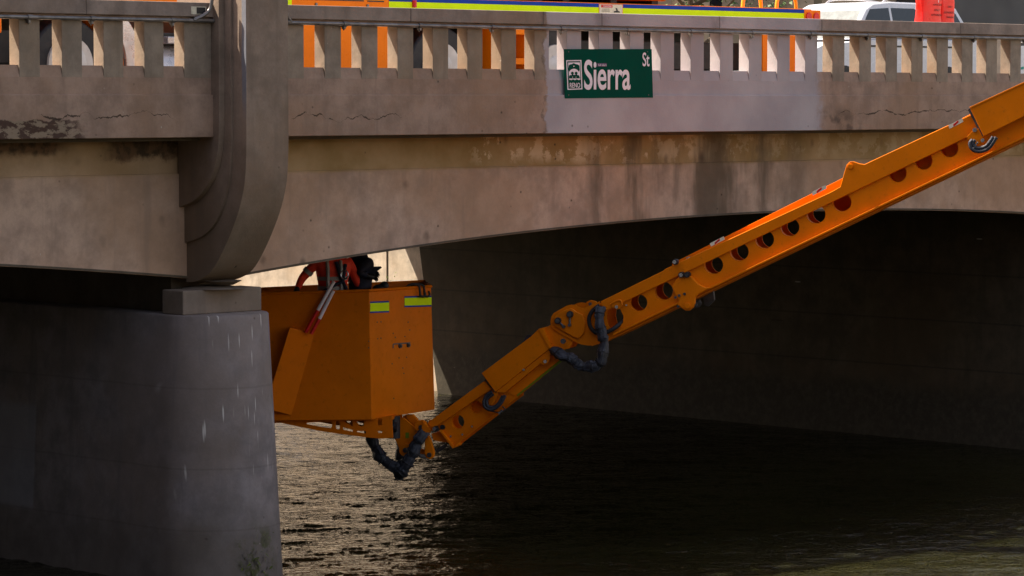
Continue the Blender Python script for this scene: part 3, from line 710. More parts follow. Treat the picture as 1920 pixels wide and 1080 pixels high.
for (pa, rr) in (([(1828, 262), (1823, 268), (1826, 278), (1835, 283), (1848, 282), (1860, 275), (1868, 263), (1872, 257)], 0.022), ([(1832, 262), (1829, 268), (1832, 275), (1840, 277), (1852, 274), (1860, 265), (1866, 256)], 0.02)):
    m = MB(); m.tube(smooth_path(L(pa, -0.16), 5), rr, 10); m.build("hydraulic_hose", MT['hose'], BO, 0, True)
m = MB(); m.tube(L([(1828, 279), (1838, 266)], -0.17), 0.009, 8); m.build("hose_fitting", MT['chrome'], BO)
# ---- second section (lower arm)
plate("arm_sleeve", [(905.6, 699), (997, 631), (1013, 615.6), (1018, 614.3), (1020.5, 615), (1035.6, 651), (931.5, 734.5)], -0.06, 0.36, OR, bevel=0.01)
plate("arm_sleeve_edge", [(1013, 615.6), (1020.5, 614), (1037, 651), (1033, 653)], -0.075, 0.012, OR, bevel=0.002)
plate("sleeve_seal", [(904, 700), (907, 699), (934, 734), (930, 737)], -0.03, 0.3, MT['pin'], bevel=0)
plate("arm_band", [(931.5, 734.5), (1035.6, 651), (1040, 660.5), (948, 736)], -0.045, 0.30, OR, bevel=0.006)
plate("arm_underside", [(948, 736), (1040, 660.5), (1056, 668), (1050, 674), (965, 743)], 0.02, 0.26, OR, bevel=0.004)
plate("arm_tab", [(1013, 680), (1020, 672), (1033, 663), (1034, 672), (1029, 681), (1021, 683)], -0.06, 0.012, OR, bevel=0.002)
pin(1025.5, 677, 3.4, -0.06, 0.02); pin(984.5, 692.5, 2.2, -0.05, 0.012)
plate("link_plate", [(1019, 616), (1034, 608), (1060, 620), (1072, 634), (1072, 645), (1066, 654), (1056, 656), (1037, 654)], 0.02, 0.03, OR, bevel=0.006)
plate("link_plate", [(1019, 616), (1034, 608), (1060, 620), (1072, 634), (1072, 645), (1066, 654), (1056, 656), (1037, 654)], 0.30, 0.03, OR, bevel=0.006)
# inner section with round holes, lime tape line below
hol = [(857, 791.5, 13, 14), (892, 764, 13, 13)]
IW = plate("arm_web", [(812, 801), (824, 806), (849, 838.5), (968, 745), (962, 700), (908, 722)], 0.03, 0.012, OR, [circ(*h) for h in hol], 0)
plate("arm_web", [(812, 801), (824, 806), (849, 838.5), (968, 745), (962, 700), (908, 722)], 0.30, 0.012, OR, [circ(*hol[0])], 0)
for h in hol:
    m = MB(); m.plate([L(circ(h[0], h[1], h[2]+0.3, h[3]+0.3), 0.03), L(circ(h[0], h[1], h[2]-1, h[3]-1), 0.03)], PB.n*0.06); m.build("hole_rim", OR, IW, 0, True)
plate("inner_web", circ(895, 766, 18, 18), 0.12, 0.01, OR, bevel=0)
plate("arm_flange", [(803, 792), (908, 714.5), (912, 718), (922, 729), (813, 803), (806, 800)], -0.01, 0.039, OR, bevel=0.006)
plate("arm_end_plate", [(824, 806.5), (827, 805.5), (852, 837), (849.5, 840.5)], -0.02, 0.33, OR, bevel=0.002)
plate("arm_lip", [(851, 837.5), (962, 750.5), (965, 745.5), (853, 833)], 0.0, 0.029, OR, bevel=0.003)
m = MB(); m.tube(L([(846, 836.5), (1056, 671.5)], 0.05), 0.016, 8); m.build("lime_strip", MT['limed'], BO, 0, True)
pin(819, 803, 5.2, -0.02, 0.05, MT['black'], BO, "pin_collar"); pin(818.5, 803, 3.8, -0.02, 0.07, MT['chrome'], BO, "pin_head")
pin(829.5, 801, 4.6, 0.02, 0.03, MT['black'], BO, "pin_collar")
for x, y in ((840, 826), (844, 818.5), (866, 815), (884, 800)): pin(x, y, 1.9, 0.03, 0.012)
# hose loop at the sleeve mouth
for (pa, rr) in (([(926, 733), (916, 741), (911.5, 752), (914, 762), (924, 767), (936, 762), (945, 752), (951, 740)], 0.021), ([(929, 738), (919, 745), (917, 754), (920, 761), (929, 762), (939, 755), (947, 741)], 0.019)):
    m = MB(); m.tube(smooth_path(L(pa, -0.09), 5), rr, 10); m.build("hydraulic_hose", MT['hose'], BO, 0, True)
plate("hose_bracket", [(918, 757), (922, 742), (929, 733), (937, 732), (931, 748), (924, 760)], -0.03, 0.02, OR, bevel=0.002)
m = MB(); m.tube(smooth_path(L([(913, 766), (922, 769), (935, 772), (945, 771), (950, 766), (945, 761)], -0.07), 4), 0.008, 8); m.build("cable_tie", MT['black'], BO, 0, True)
m = MB(); m.tube(L([(938, 774), (946, 768)], -0.07), 0.015, 8); m.build("hose_fitting", MT['chrome'], BO)
# dark fittings behind the arm
plate("rear_fitting", [(965, 645), (972, 632), (985, 631), (985, 640), (972, 650)], 0.32, 0.06, MT['hose'])
plate("rear_rail", [(905, 706), (912, 697), (909, 716), (880, 735), (876, 741), (873, 738)], 0.30, 0.04, MT['hose'])
# ---- wrist: bracket plates, links, pivots below the bucket
WR = [(740, 784), (756, 783), (770, 795), (783, 807), (790, 792), (798, 795), (806, 803), (806, 812), (790, 812), (778, 826), (771, 838), (770, 846), (762, 853), (753, 850), (748, 840), (740, 823)]
for of in (0.0, 0.30):
    plate("wrist_plate", WR, of, 0.035, OR, bevel=0.006)
plate("wrist_arm", [(757, 786), (755, 779), (768, 779), (775, 786), (785, 800), (777, 806)], 0.10, 0.06, OR, bevel=0.004)
m = MB(); m.plate([L(circ(762, 843.7, 12, 12), -0.03)], PB.n*0.09); m.build("pivot_ring", OR, BO, 0.01, True)
pin(761.5, 843.7, 5.0, -0.03, 0.012, MT['pin'], BO, "pin_head")
m = MB(); m.plate([L(circ(790, 799, 11.5, 11.5), -0.03)], PB.n*0.06); m.build("pivot_ring", OR, BO, 0.008, True)
pin(790.5, 801, 4.6, -0.03, 0.012, MT['pin'], BO, "pin_head")
plate("link_bar", [(795, 789), (801, 795), (810, 806), (805, 815), (798, 814), (792, 807)], -0.05, 0.04, OR, bevel=0.006)
plate("link_bar", [(798, 822), (802, 814), (808, 822), (815.5, 847), (815, 856), (808, 861), (800, 858), (797, 850)], -0.03, 0.05, OR, bevel=0.01)
pin(806.5, 852.5, 4.6, -0.03, 0.012, MT['pin'], BO, "pin_head"); pin(805.5, 813, 3.6, -0.05, 0.03)
plate("link_plate", [(806, 814), (826, 810), (838, 831), (818, 828), (810, 826)], 0.05, 0.20, OR, bevel=0.004)
plate("link_bar", [(776, 842), (798, 845), (798, 853), (776, 850)], 0.05, 0.06, OR, bevel=0.004)
m = MB(); m.tube(L([(784, 855), (797, 858)], 0.06), 0.028, 12); m.build("cylinder_rod", MT['silver'], BO, 0, True)
m = MB(); m.tube(L([(814, 848), (832, 836)], 0.1), 0.022, 12); m.build("cylinder_rod", MT['pin'], BO, 0, True)
plate("caution_tag", [(760.5, 811), (767, 811), (767, 821), (760.5, 822)], -0.004, 0.003, MT['limed'], bevel=0)
# sleeved hose bundles: lumpy radius
def bundle(pa, r, off, name="hose_bundle", seed=0, mat=None):
    p = smooth_path(L(pa, off) if len(pa[0]) == 2 else [PB(x, y, o2) for x, y, o2 in pa], 7)
    rs = [r*1.0*(1+0.10*math.sin(i*0.55+seed)+0.05*math.sin(i*0.9+seed)+0.30*mnoise.noise(Vector((i*0.83, seed*1.7, 0)))) for i in range(len(p))]
    p = [q+Vector((mnoise.noise(q*9), mnoise.noise(q*9+Vector((5, 0, 0))), mnoise.noise(q*9+Vector((0, 7, 0)))))*0.022 for q in p]
    rs[0] *= 0.6; rs[-1] *= 0.6
    m = MB(); m.tube(p, r, 14, True, rs); ob = m.build(name, mat or MT['hose'], BO, 0, True, 60)
    k = 0
    for k_ in range(3):
        ph = k_*2.1+seed; q3 = []
        for i in range(len(p)):
            t = (p[min(i+1, len(p)-1)]-p[max(i-1, 0)]).normalized(); a3 = t.orthogonal().normalized(); b3 = t.cross(a3); q3.append(p[i]+a3*(math.cos(ph+i*0.05)*rs[i]*0.75)+b3*(math.sin(ph+i*0.05)*rs[i]*0.75))
        MB().tube(q3, 0.02, 8, True, [0.45*q for q in rs]).build('hose', mat or MT['hose'], ob, 0, True)
    for i in range(4, len(p)-3, 6):
        m = MB(); t = (p[i+1]-p[i-1]).normalized(); m.tube([p[i]-t*0.006, p[i]+t*0.006], rs[i]*1.22, 14); m.build("cable_tie", MT['black'], ob, 0, True)
bundle([(1128, 574, -0.06), (1131, 600, -0.14), (1137, 630, -0.16), (1139, 655, -0.16), (1132, 676, -0.16), (1117, 686, -0.16), (1098, 683, -0.16), (1080, 673, -0.15), (1060, 665, -0.13), (1038, 656, -0.07)], 0.056, 0, seed=1)
m = MB(); m.tube(smooth_path([PB(x, y, o2) for x, y, o2 in ((1126, 572, -0.05), (1113, 583, -0.06), (1107, 597, -0.06), (1110, 613, -0.06), (1122, 624, -0.06), (1140, 622, -0.05), (1156, 613, -0.03), (1166, 601, 0.05), (1168, 590, 0.12))], 5), 0.024, 12); m.build("hydraulic_hose", MT['black'], BO, 0, True)
bundle([(692, 788, -0.02), (697, 808, -0.05), (706, 832, -0.08), (720, 856, -0.10), (738, 870, -0.10), (752, 876, -0.1)], 0.062, 0, seed=3)
bundle([(752, 885, -0.10), (764, 872, -0.10), (778, 852, -0.10), (787, 830, -0.08), (798, 811, -0.06)], 0.066, 0, seed=5)
bundle([(745, 822, 0.2), (744, 850, 0.15), (745, 875, 0.1), (748, 889, 0.0), (760, 880, -0.05)], 0.055, 0, seed=8)

# ---- bucket: walls
PL = Plane(692, 545, 37.0, 0.0)
def cpt(px, py, depth):
    d = ray(px, py); fh = Vector((math.sin(YAW), math.cos(YAW), 0)); return CAM + d*(depth/d.dot(fh))
Bt, Bb = cpt(692, 545, 37.0), cpt(697, 787, 37.0)
Ct, Cb = cpt(808, 537, 37.85), cpt(815, 768, 38.22)
At, Ab = cpt(470, 551.5, 37.45), cpt(495, 789, 37.15)
def tri_pt(px, py, P0, P1, P2):
    n_ = (P1-P0).cross(P2-P0).normalized(); d = ray(px, py); return CAM+d*((P0-CAM).dot(n_)/d.dot(n_))
Ct = tri_pt(808, 537, Bt, Bb, Cb); At = tri_pt(470, 551.5, Bt, Bb, Ab)
back = Vector((math.sin(YAW), math.cos(YAW), 0))*1.05 + RT*-0.10
Dt, Db = Ct+back, Cb+back*0.9; Et, Eb = At+back+RT*0.15, Ab+back*0.9+RT*0.15
BK = empty("bucket_marker", Bb, "x", "x"); bpy.data.objects.remove(BK)
cen = (At+Bt+Ct+Dt+Et)/5
inn = lambda p, k=0.035: p+((cen-p)*Vector((1, 1, 0))).normalized()*k
m = MB(); to = [At, Bt, Ct, Dt, Et]; bo = [Ab, Bb, Cb, Db, Eb]
ti = [inn(p) for p in to]; bi = [inn(p)+Vector((0, 0, 0.36)) for p in bo]
vs = to+bo+ti+bi; fs = []
for i in range(5):
    j = (i+1) % 5; fs += [(i, j, 5+j, 5+i), (10+i, 15+i, 15+j, 10+j), (i, 10+i, 10+j, j)]
fs += [(5, 6, 7, 8, 9), (15, 19, 18, 17, 16)]
m.add(vs, fs); BKT = m.build("bucket", MT['bucket'], BO, 0.006)
def lerp(a_, b_, t): return a_+(b_-a_)*t
def face_pt(px, py, P0, P1, P2, off=0.0):
    n_ = (P1-P0).cross(P2-P0).normalized()
    if n_.dot(FW) > 0: n_ = -n_
    d = ray(px, py); t = (P0-CAM).dot(n_)/d.dot(n_); return CAM+d*t+n_*off
RF = lambda x, y, o_=0.0: face_pt(x, y, Bt, Ct, Cb, o_)
LF = lambda x, y, o_=0.0: face_pt(x, y, Bt, Bb, Ab, o_)
def fplate(F_, pts, off, name, mat, th=0.003, bevel=0.0):
    base = [F_(x, y, off) for x, y in pts]; n_ = (F_(pts[0][0], pts[0][1], off+1)-base[0])
    m = MB(); m.prism(base, -n_*th); return m.build(name, mat, BKT, bevel)
for (x0, x1, y0, y1, sl) in ((693.5, 729, 564, 587, -0.02), (758, 808.5, 554, 576, -0.03)):
    fplate(RF, [(x0, y0+1.5), (x1, y0), (x1, y1-1.2), (x0, y1)], 0.003, "reflective_tape", MT['blue'], 0.002)
    fplate(RF, [(x0, y0+4.6), (x1, y0+3.1), (x1, y1-4.2), (x0, y1-3)], 0.0055, "reflective_tape", MT['lime'], 0.002)
# top rim turned outwards
m = MB(); m.tube([At, Bt, Ct, Dt, Et, At], 0.018, 8); m.build("rim", MT['bucket'], BKT, 0, True)
# seams, bolts, hinge plate
for x, y in ((707, 604), (714, 603.5), (765, 604), (737, 625), (741, 632.5), (759, 631), (768, 618.5), (708, 635), (714, 634), (691, 640), (691, 652), (748, 671), (762, 670), (735, 682), (755, 690), (757, 700), (738, 747)):
    c_ = RF(x, y, 0.0); nn = (RF(x, y, 1)-c_); MB().cyl(c_, c_+nn*0.006, 0.008, seg=8).build("bolt", MT['pin'], BKT)
fplate(RF, [(736, 645), (738, 645), (738, 653), (736, 653)], 0.004, "hinge", MT['pin'])
fplate(RF, [(737, 644), (769, 641.5), (769, 644), (737, 646.5)], 0.004, "hinge", MT['pin'], 0.004)
m = MB()
for x, y in ((749, 648.5), (764.5, 647)):
    c_ = RF(x, y, 0.0); nn = (RF(x, y, 1)-c_); m.cyl(c_, c_+nn*0.02, 0.028, seg=12); m.cyl(c_, c_+nn*0.035, 0.014, seg=12)
m.build("hinge_bolt", MT['pin'], BKT)
# slanting tool pocket on the left face
pk = MB()
f0 = [LF(547, 612, 0.0), LF(590, 624, 0.0), LF(546, 779, 0.0), LF(513, 768, 0.0), LF(511, 735, 0.0)]
f1 = [LF(549, 612, 0.20), LF(578, 622, 0.05), LF(535, 775, 0.05), LF(513, 767, 0.15), LF(511, 735, 0.20)]
pk.add(f0+f1, [(0, 1, 6, 5), (1, 2, 7, 6), (2, 3, 8, 7), (3, 4, 9, 8), (4, 0, 5, 9), (5, 6, 7, 8, 9)])
pk.build("tool_pocket", MT['bucket'], BKT, 0.008)
# under frame truss: plates with cut windows, on the plane of the left face
UF = Plane(692, 790, 37.25, 0.12)
def U(pts, o_=0.0): return [UF(x, y, o_) for x, y in pts]
wins = [[(574, 795), (576, 792.5), (619, 790.5), (622.5, 793), (622.5, 800), (620, 803), (600, 800.5)],
        [(629.5, 792), (631.5, 790), (635.5, 790), (637, 792), (637, 803), (635, 805.5), (631.5, 805), (629.5, 803)],
        [(643, 790), (661, 788), (661, 799), (656, 796)],
        [(643, 801), (661, 806), (661, 809.5), (643, 806)],
        [(668, 790), (682, 789), (682, 797), (679, 799.5), (674, 798.5)],
        [(669, 808), (686, 808.5), (686, 813), (669, 810.5)]]
for of in (0.0, 0.75):
    m = MB(); m.plate([U([(505, 786), (700, 784), (735, 780), (737, 821), (712, 822.5), (690, 820.5), (640, 814), (600, 808), (560, 800), (529, 793.5), (524, 790)], of)]+[U(q, of) for q in wins]+[U([(708, 786), (716, 785), (716, 797), (708, 798)], of), U([(708, 808), (717, 807), (716, 812), (709, 812)], of)], UF.n*0.02)
    m.build("under_frame", MT['bucket'], BKT, 0.003)
m = MB(); q = U([(505, 789), (735, 783)], 0.02)+U([(735, 783), (505, 789)], 0.75); m.prism(q, (0, 0, -0.03)); m.build("under_frame", MT['bucket'], BKT)
m = MB(); q = UF(728, 800, 0.05); m.cyl(UF(732, 784, 0.25), UF(732, 826, 0.25), 0.075, seg=20); m.build("slew_motor", MT['black'], BKT, 0.004, True)
m = MB(); m.cyl(UF(727, 803, 0.15), UF(740, 803, 0.15), 0.06, seg=16); m.build("slew_motor", MT['black'], BKT, 0, True)
m = MB(); m.tube([RF(757, 777, -0.02), RF(757, 770, -0.02)], 0.02, 8); m.build("stop_block", MT['bucket'], BKT)

# ---- things hanging on or standing in the bucket
def hook(px, label):
    m = MB(); pts = [RF(px-9, 546, -0.04), RF(px-8, 537, -0.05), RF(px-3, 532.5, 0.0), RF(px+2, 536, 0.04), RF(px+3, 546, 0.045), RF(px+4, 554, 0.045), RF(px+9, 556, 0.045), RF(px+13, 552, 0.045), RF(px+11, 546.5, 0.045)]
    m.tube(smooth_path(pts, 5), 0.014, 10); o2 = m.build("hook", MT['black'], None, 0, True)
    tag(o2, label, "hook", "black hooks over the bucket rim"); return o2
hook(778, "left one of two black double hooks over the bucket rim")
hook(786.5, "right one of two black double hooks over the bucket rim, nearer the bucket corner")
def rod(top, bot, mid, label):
    e = empty("ranging_rod", LF(*bot, 0.09), label, "rod", "red and white rods leaning in the bucket pocket")
    a_, b_, c_ = LF(top[0], top[1], 0.03), LF(mid[0], mid[1], 0.075), LF(bot[0], bot[1], 0.10)
    MB().tube([a_, b_], 0.022, 10).build("white_half", MT['white'], e, 0, True)
    MB().tube([b_, c_], 0.0225, 10).build("red_half", MT['red'], e, 0, True)
rod((627, 527), (576, 622), (598, 581), "left red and white rod leaning against the bucket, reaching higher")
rod((626, 545), (586, 625), (601, 597), "right red and white rod leaning against the bucket, reaching lower")
m = MB(); q0 = cpt(712, 541, 37.5)
m.ball(q0, 0.11, 12, (0.9, 0.7, 0.45)); m.ball(q0+RT*0.055+Vector((0, 0, 0.03)), 0.07, 12, (0.8, 0.8, 0.8)); m.tube(smooth_path([q0-RT*0.1, q0-RT*0.17+Vector((0, 0, -0.02)), q0-RT*0.22+Vector((0, 0, -0.035))], 4), 0.02, 8)
tag(m.build("hard_hat_bag", MT['black'], None, 0, True), "black tool bag lying on the bucket rim right of the workers", "bag")

# ================================================================== PEOPLE in the bucket
FLOOR = Bb.z+0.36
def skin_body(joints, edges, mat, name="person", parent=None, sub=2):
    me = bpy.data.meshes.new(name); me.from_pydata([tuple(j[0]) for j in joints], edges, [])
    o = bpy.data.objects.new(name, me); COL.objects.link(o)
    sk = o.modifiers.new("skin", 'SKIN'); sk.use_smooth_shade = True
    for i, j in enumerate(joints):
        r = j[1]; r = (r, r) if not isinstance(r, tuple) else r
        me.skin_vertices[0].data[i].radius = r
    me.skin_vertices[0].data[0].use_root = True
    ss = o.modifiers.new("sub", 'SUBSURF'); ss.levels = sub; ss.render_levels = sub
    me.materials.append(mat)
    if parent: o.parent = parent
    return o
def bake(o):
    bpy.context.view_layer.update()
    me = bpy.data.meshes.new_from_object(o.evaluated_get(bpy.context.evaluated_depsgraph_get()))
    o.modifiers.clear(); o.data = me
    for p in me.polygons: p.use_smooth = True
    return o
def person(base, facing, label, jacket, elbowL, handL, elbowR, handR, hip=1.0, lean=0.0):
    """base: floor point; facing: unit horizontal vector the person looks along"""
    f_ = Vector(facing).normalized(); r_ = f_.cross(Vector((0, 0, 1))); up_ = Vector((0, 0, 1)); b = Vector(base)
    P = lambda x, y, z: b+r_*x+f_*(y+lean*max(0, z-0.95))+up_*z
    J = [(P(0, 0, 0.98), (0.155, 0.115)), (P(0, 0, 1.18), (0.15, 0.115)), (P(0, 0, 1.36), (0.185, 0.125)), (P(0, 0, 1.47), (0.12, 0.10)), (P(0, 0.01, 1.56), 0.058), (P(0, 0.03, 1.66), (0.078, 0.095)), (P(0, 0.035, 1.74), (0.066, 0.08)),
         (P(-0.20, 0, 1.43), 0.072), (Vector(elbowL), 0.052), (Vector(handL), 0.036),
         (P(0.20, 0, 1.43), 0.072), (Vector(elbowR), 0.052), (Vector(handR), 0.036),
         (P(-0.10, 0, 0.90), 0.10), (P(-0.11, 0.02, 0.50), 0.065), (P(-0.12, -0.02, 0.08), 0.042), (P(-0.12, 0.15, 0.04), 0.04),
         (P(0.10, 0, 0.90), 0.10), (P(0.11, 0.02, 0.50), 0.065), (P(0.12, -0.02, 0.08), 0.042), (P(0.12, 0.15, 0.04), 0.04)]
    E_ = [(0, 1), (1, 2), (2, 3), (3, 4), (4, 5), (5, 6), (2, 7), (7, 8), (8, 9), (2, 10), (10, 11), (11, 12), (0, 13), (13, 14), (14, 15), (15, 16), (0, 17), (17, 18), (18, 19), (19, 20)]
    body = bake(skin_body(J, E_, jacket, "person")); me = body.data
    me.materials.append(MT['skin']); me.materials.append(MT['navy'])
    for p in me.polygons:
        c_ = p.center; z = (c_-b).z
        if z > 1.53: p.material_index = 1
        elif z < 0.95 and (c_-Vector(handL)).length > 0.25 and (c_-Vector(handR)).length > 0.25: p.material_index = 2
    tag(body, label, "person")
    # face: nose, eyes, ears on the body mesh side as small features
    hd = P(0, 0.03, 1.68)
    m = MB(); m.ball(P(0, 0.125, 1.655), 0.016, 8, (0.8, 1, 1.3)); m.ball(P(-0.082, 0.03, 1.665), 0.022, 8, (0.5, 0.8, 1.3)); m.ball(P(0.082, 0.03, 1.665), 0.022, 8, (0.5, 0.8, 1.3)); m.build("ear_and_nose", MT['skin'], body, 0, True)
    m = MB(); m.ball(P(-0.03, 0.112, 1.685), 0.010, 8); m.ball(P(0.03, 0.112, 1.685), 0.010, 8); m.build("eye", MT['dark'], body, 0, True)
    m = MB(); m.ball(P(0, 0.02, 1.735), 0.125, 16, (0.95, 1.1, 0.85))
    m.tube([P(0, 0.02, 1.715), P(0, 0.02, 1.722)], 0.15, 20, True, [0.155, 0.150]); m.build("hard_hat", MT['white'], body, 0, True)
    # gloved hands: palm, four fingers, thumb
    for hp, ep, sgn in ((Vector(handL), Vector(elbowL), -1), (Vector(handR), Vector(elbowR), 1)):
        d = (hp-ep).normalized(); s_ = d.cross(f_).normalized() if abs(d.dot(f_)) < 0.95 else r_
        if s_.length < 0.5: s_ = r_
        q_ = d.cross(s_).normalized(); m = MB()
        m.tube([hp-d*0.02, hp+d*0.035, hp+d*0.075], 0.03, 10, True, [0.03, 0.036, 0.030])
        for k, ln in enumerate((0.065, 0.075, 0.07, 0.055)):
            o1 = hp+d*0.07+s_*((k-1.5)*0.018); m.tube([o1, o1+d*ln*0.5+q_*0.006, o1+d*ln*0.8+q_*0.028], 0.009, 8, True, [0.0095, 0.009, 0.007])
        o1 = hp+d*0.02+s_*0.034; m.tube([o1, o1+s_*0.02+d*0.03, o1+s_*0.02+d*0.055+q_*0.012], 0.01, 8, True, [0.012, 0.010, 0.008])
        m.build("glove", MT['black'], body, 0, True)
    return body, P, r_, f_
away = Vector((math.sin(YAW), math.cos(YAW), 0))
d1 = 37.62
b1 = cpt(624, 700, d1); b1.z = FLOOR
body1, P1, r1, f1_ = person(b1, away*0.9-RT*0.25, "person in a red hi-vis jacket with grey reflective bands leaning in the orange bucket",
    MT['jacket'], cpt(566, 522, d1-0.05), cpt(557, 543, d1-0.28), cpt(668, 524, d1+0.2), cpt(676, 548, d1+0.25))
def band(P_, z, rx, ry, h, mat, name, par, y0=0.0, a0=0, a1=360, tilt=0.0):
    m = MB(); vs = []; n_ = 36
    for k in range(n_+1):
        t = rad(a0+(a1-a0)*k/n_)
        for dz_ in (0, h):
            for ex in (0.0, 0.006):
                vs.append(P_((rx+ex)*math.cos(t), y0+(ry+ex)*math.sin(t), z+dz_+tilt*math.cos(t)))
    fs = []
    for k in range(n_):
        a_ = k*4; b_ = a_+4; fs += [(a_+1, b_+1, b_+3, a_+3), (a_, a_+2, b_+2, b_), (a_+2, a_+3, b_+3, b_+2), (a_, b_, b_+1, a_+1)]
    m.add(vs, fs); return m.build(name, mat, par, 0, True)
band(P1, 1.11, 0.172, 0.137, 0.052, MT['reflect'], "reflective_band", body1)
band(P1, 1.23, 0.178, 0.140, 0.045, MT['reflect'], "reflective_band", body1)
for sx_ in (-0.085, 0.075):
    m = MB(); m.tube([P1(sx_, -0.138, 1.12), P1(sx_, -0.142, 1.24), P1(sx_, -0.140, 1.36), P1(sx_, -0.10, 1.46)], 0.02, 8, True, [0.022, 0.022, 0.022, 0.02]); m.build("reflective_band", MT['reflect'], body1, 0, True)
m = MB(); e_ = cpt(566, 522, d1-0.05); s_ = P1(-0.20, 0, 1.43); mm_ = lerp(e_, s_, 0.35); dd = (s_-e_).normalized(); m.tube([mm_, mm_+dd*0.05], 0.066, 14); m.build("reflective_band", MT['reflect'], body1, 0, True)
# harness: waist belt, two diagonal straps, D ring
band(P1, 1.04, 0.18, 0.143, 0.055, MT['navy'], "harness", body1, tilt=0.01)
m = MB(); m.tube([P1(-0.17, -0.10, 1.08), P1(-0.05, -0.155, 1.16), P1(0.09, -0.16, 1.22), P1(0.13, -0.12, 1.42)], 0.022, 8); m.tube([P1(0.17, -0.10, 1.06), P1(0.10, -0.155, 1.20), P1(0.05, -0.155, 1.32), P1(0.02, -0.12, 1.45)], 0.022, 8); m.build("harness", MT['navy'], body1, 0, True)
rc = cpt(646, 515, d1-0.22); m = MB(); m.tube([rc+RT*(0.042*math.cos(t*math.pi/10))+UP*(0.05*math.sin(t*math.pi/10)) for t in range(21)], 0.008, 8); m.build("d_ring", MT['chrome'], body1, 0, True)
d2 = 37.95
b2 = cpt(676, 700, d2); b2.z = FLOOR
body2, P2, r2, f2 = person(b2, RT*0.8+away*0.5, "person in a dark navy jacket standing behind the red jacketed one in the bucket",
    MT['navy'], cpt(668, 508, d2+0.15), cpt(694, 512, d2+0.1), cpt(672, 512, d2-0.22), cpt(690, 517, d2-0.18))
band(P2, 1.02, 0.178, 0.14, 0.05, MT['black'], "harness", body2)
q = [cpt(x, y, d2-0.15) for x, y in ((682, 523), (690, 503), (700, 500), (714, 499.5), (716, 502), (708, 508), (696, 518), (690, 524))]
m = MB(); m.prism(q, away*0.02); tag(m.build("clipboard", MT['navy'], None, 0.003), "dark pointed clipboard held out by the person in navy", "clipboard")

# ================================================================== TRUCK on the deck
YT = 3.2
TK = empty("inspection_truck", (5, 4.4, ROAD), "orange bridge inspection truck with lime and blue stripe parked on the deck behind the parapet", "truck")
def T_(px, py, y=YT): return on(px, py, 1, y)
m = MB().box(-4.2, 12.2, YT+0.35, YT+2.0, 0.38, 0.75); m.box(4.3, 8.2, YT+0.5, YT+1.9, 0.1, 0.7); m.box(-0.5, 2.4, YT+0.5, YT+1.9, 0.15, 0.6); m.box(8.2, 11.0, YT+0.9, YT+1.9, 0.12, 0.6); m.build("chassis", MT['dark'], TK, 0.01)
MB().box(-3.9, 12.0, YT+2.0, YT+2.1, 0.0, 1.05).build("dark_backing", MT['dark'], TK)  # dark sheet standing in for the shade beneath and behind the truck
m = MB().box(4.14, 12.17, YT, YT+2.2, 0.93, 1.235); m.build("deck_beam", MT['truck'], TK, 0.006)
MB().box(4.15, 12.15, YT-0.006, YT-0.001, 1.045, 1.175).build("lime_stripe", MT['lime'], TK)
MB().box(4.15, 12.15, YT-0.006, YT-0.001, 1.177, 1.225).build("blue_stripe", MT['blue'], TK)
MB().box(4.15, 12.15, YT-0.006, YT-0.001, 1.005, 1.043).build("blue_stripe", MT['blue'], TK)
# cabinet with door lines
cb = MB().box(2.55, 4.13, YT-0.02, YT+2.0, 0.02, 1.62).build("cabinet", MT['truck'], TK, 0.01)
m = MB().box(2.62, 3.72, YT-0.026, YT-0.021, 1.165, 1.18); m.box(3.78, 4.05, YT-0.026, YT-0.021, 1.163, 1.178); m.build("door_seam", MT['dark'], cb)
m = MB()
for x in (2.95, 3.78): m.cyl((x, YT-0.02, 1.115), (x, YT-0.035, 1.115), 0.018, seg=10)
m.build("latch", MT['steel'], cb)
MB().box(2.47, 2.56, YT-0.03, YT+1.0, 1.08, 1.25).build("lime_corner", MT['lime'], TK)
m = MB(); m.prism([Vector((x, YT, z)) for x, z in ((-4.3, 0.70), (-4.3, 1.35), (-4.15, 1.55), (-3.8, 2.55), (-3.6, 2.68), (-1.75, 2.68), (-1.6, 2.55), (-1.6, 0.70))], (0, 2.1, 0)); m.build("cab", MT['truck'], TK, 0.03)
m = MB(); m.prism([Vector((x, YT-0.006, z)) for x, z in ((-3.95, 1.6), (-3.68, 2.4), (-2.6, 2.4), (-2.6, 1.6))], (0, 0.006, 0)); m.build("cab_window", MT['glass'], TK)
m = MB(); m.prism([Vector((x-0.012, YT+0.15, z)) for x, z in ((-4.12, 1.6), (-3.83, 2.48), (-3.81, 2.48), (-4.10, 1.6))], (0, 1.8, 0)); m.build("windscreen", MT['glass'], TK)
m = MB().box(-1.55, 1.12, YT, YT+2.1, 1.06, 1.95); cp_ = m.build("crew_locker", MT['truck'], TK, 0.02)
for x in (-1.45, -0.55, 0.35): MB().box(x, x+0.8, YT-0.012, YT-0.001, 1.2, 1.85).build("locker_door", MT['truck'], cp_, 0.006)
for y in (YT+0.25, YT+1.85): MB().cyl((-4.3, y, 0.95), (-4.34, y, 0.95), 0.11, seg=18).build("headlight", MT['hub'], TK, 0.01, True)
MB().box(-4.45, -4.31, YT, YT+2.1, 0.40, 0.68).build("bumper", MT['dark'], TK, 0.02)
m = MB(); m.box(5.2, 9.35, YT+0.15, YT+2.0, 1.29, 2.3); ub_ = m.build("upper_box", MT['truck'], TK, 0.03)
for x in (5.35, 6.7, 8.05): MB().box(x, x+1.15, YT+0.135, YT+0.149, 1.42, 2.2).build("locker_door", MT['truck'], ub_, 0.006); MB().box(x+0.5, x+0.65, YT+0.12, YT+0.134, 1.78, 1.82).build("latch", MT['steel'], ub_)
m = MB()
for x in (5.25, 6.1, 6.9, 7.4, 8.3, 9.1): m.box(x, x+0.12, YT+0.2, YT+0.6, 1.236, 1.29)
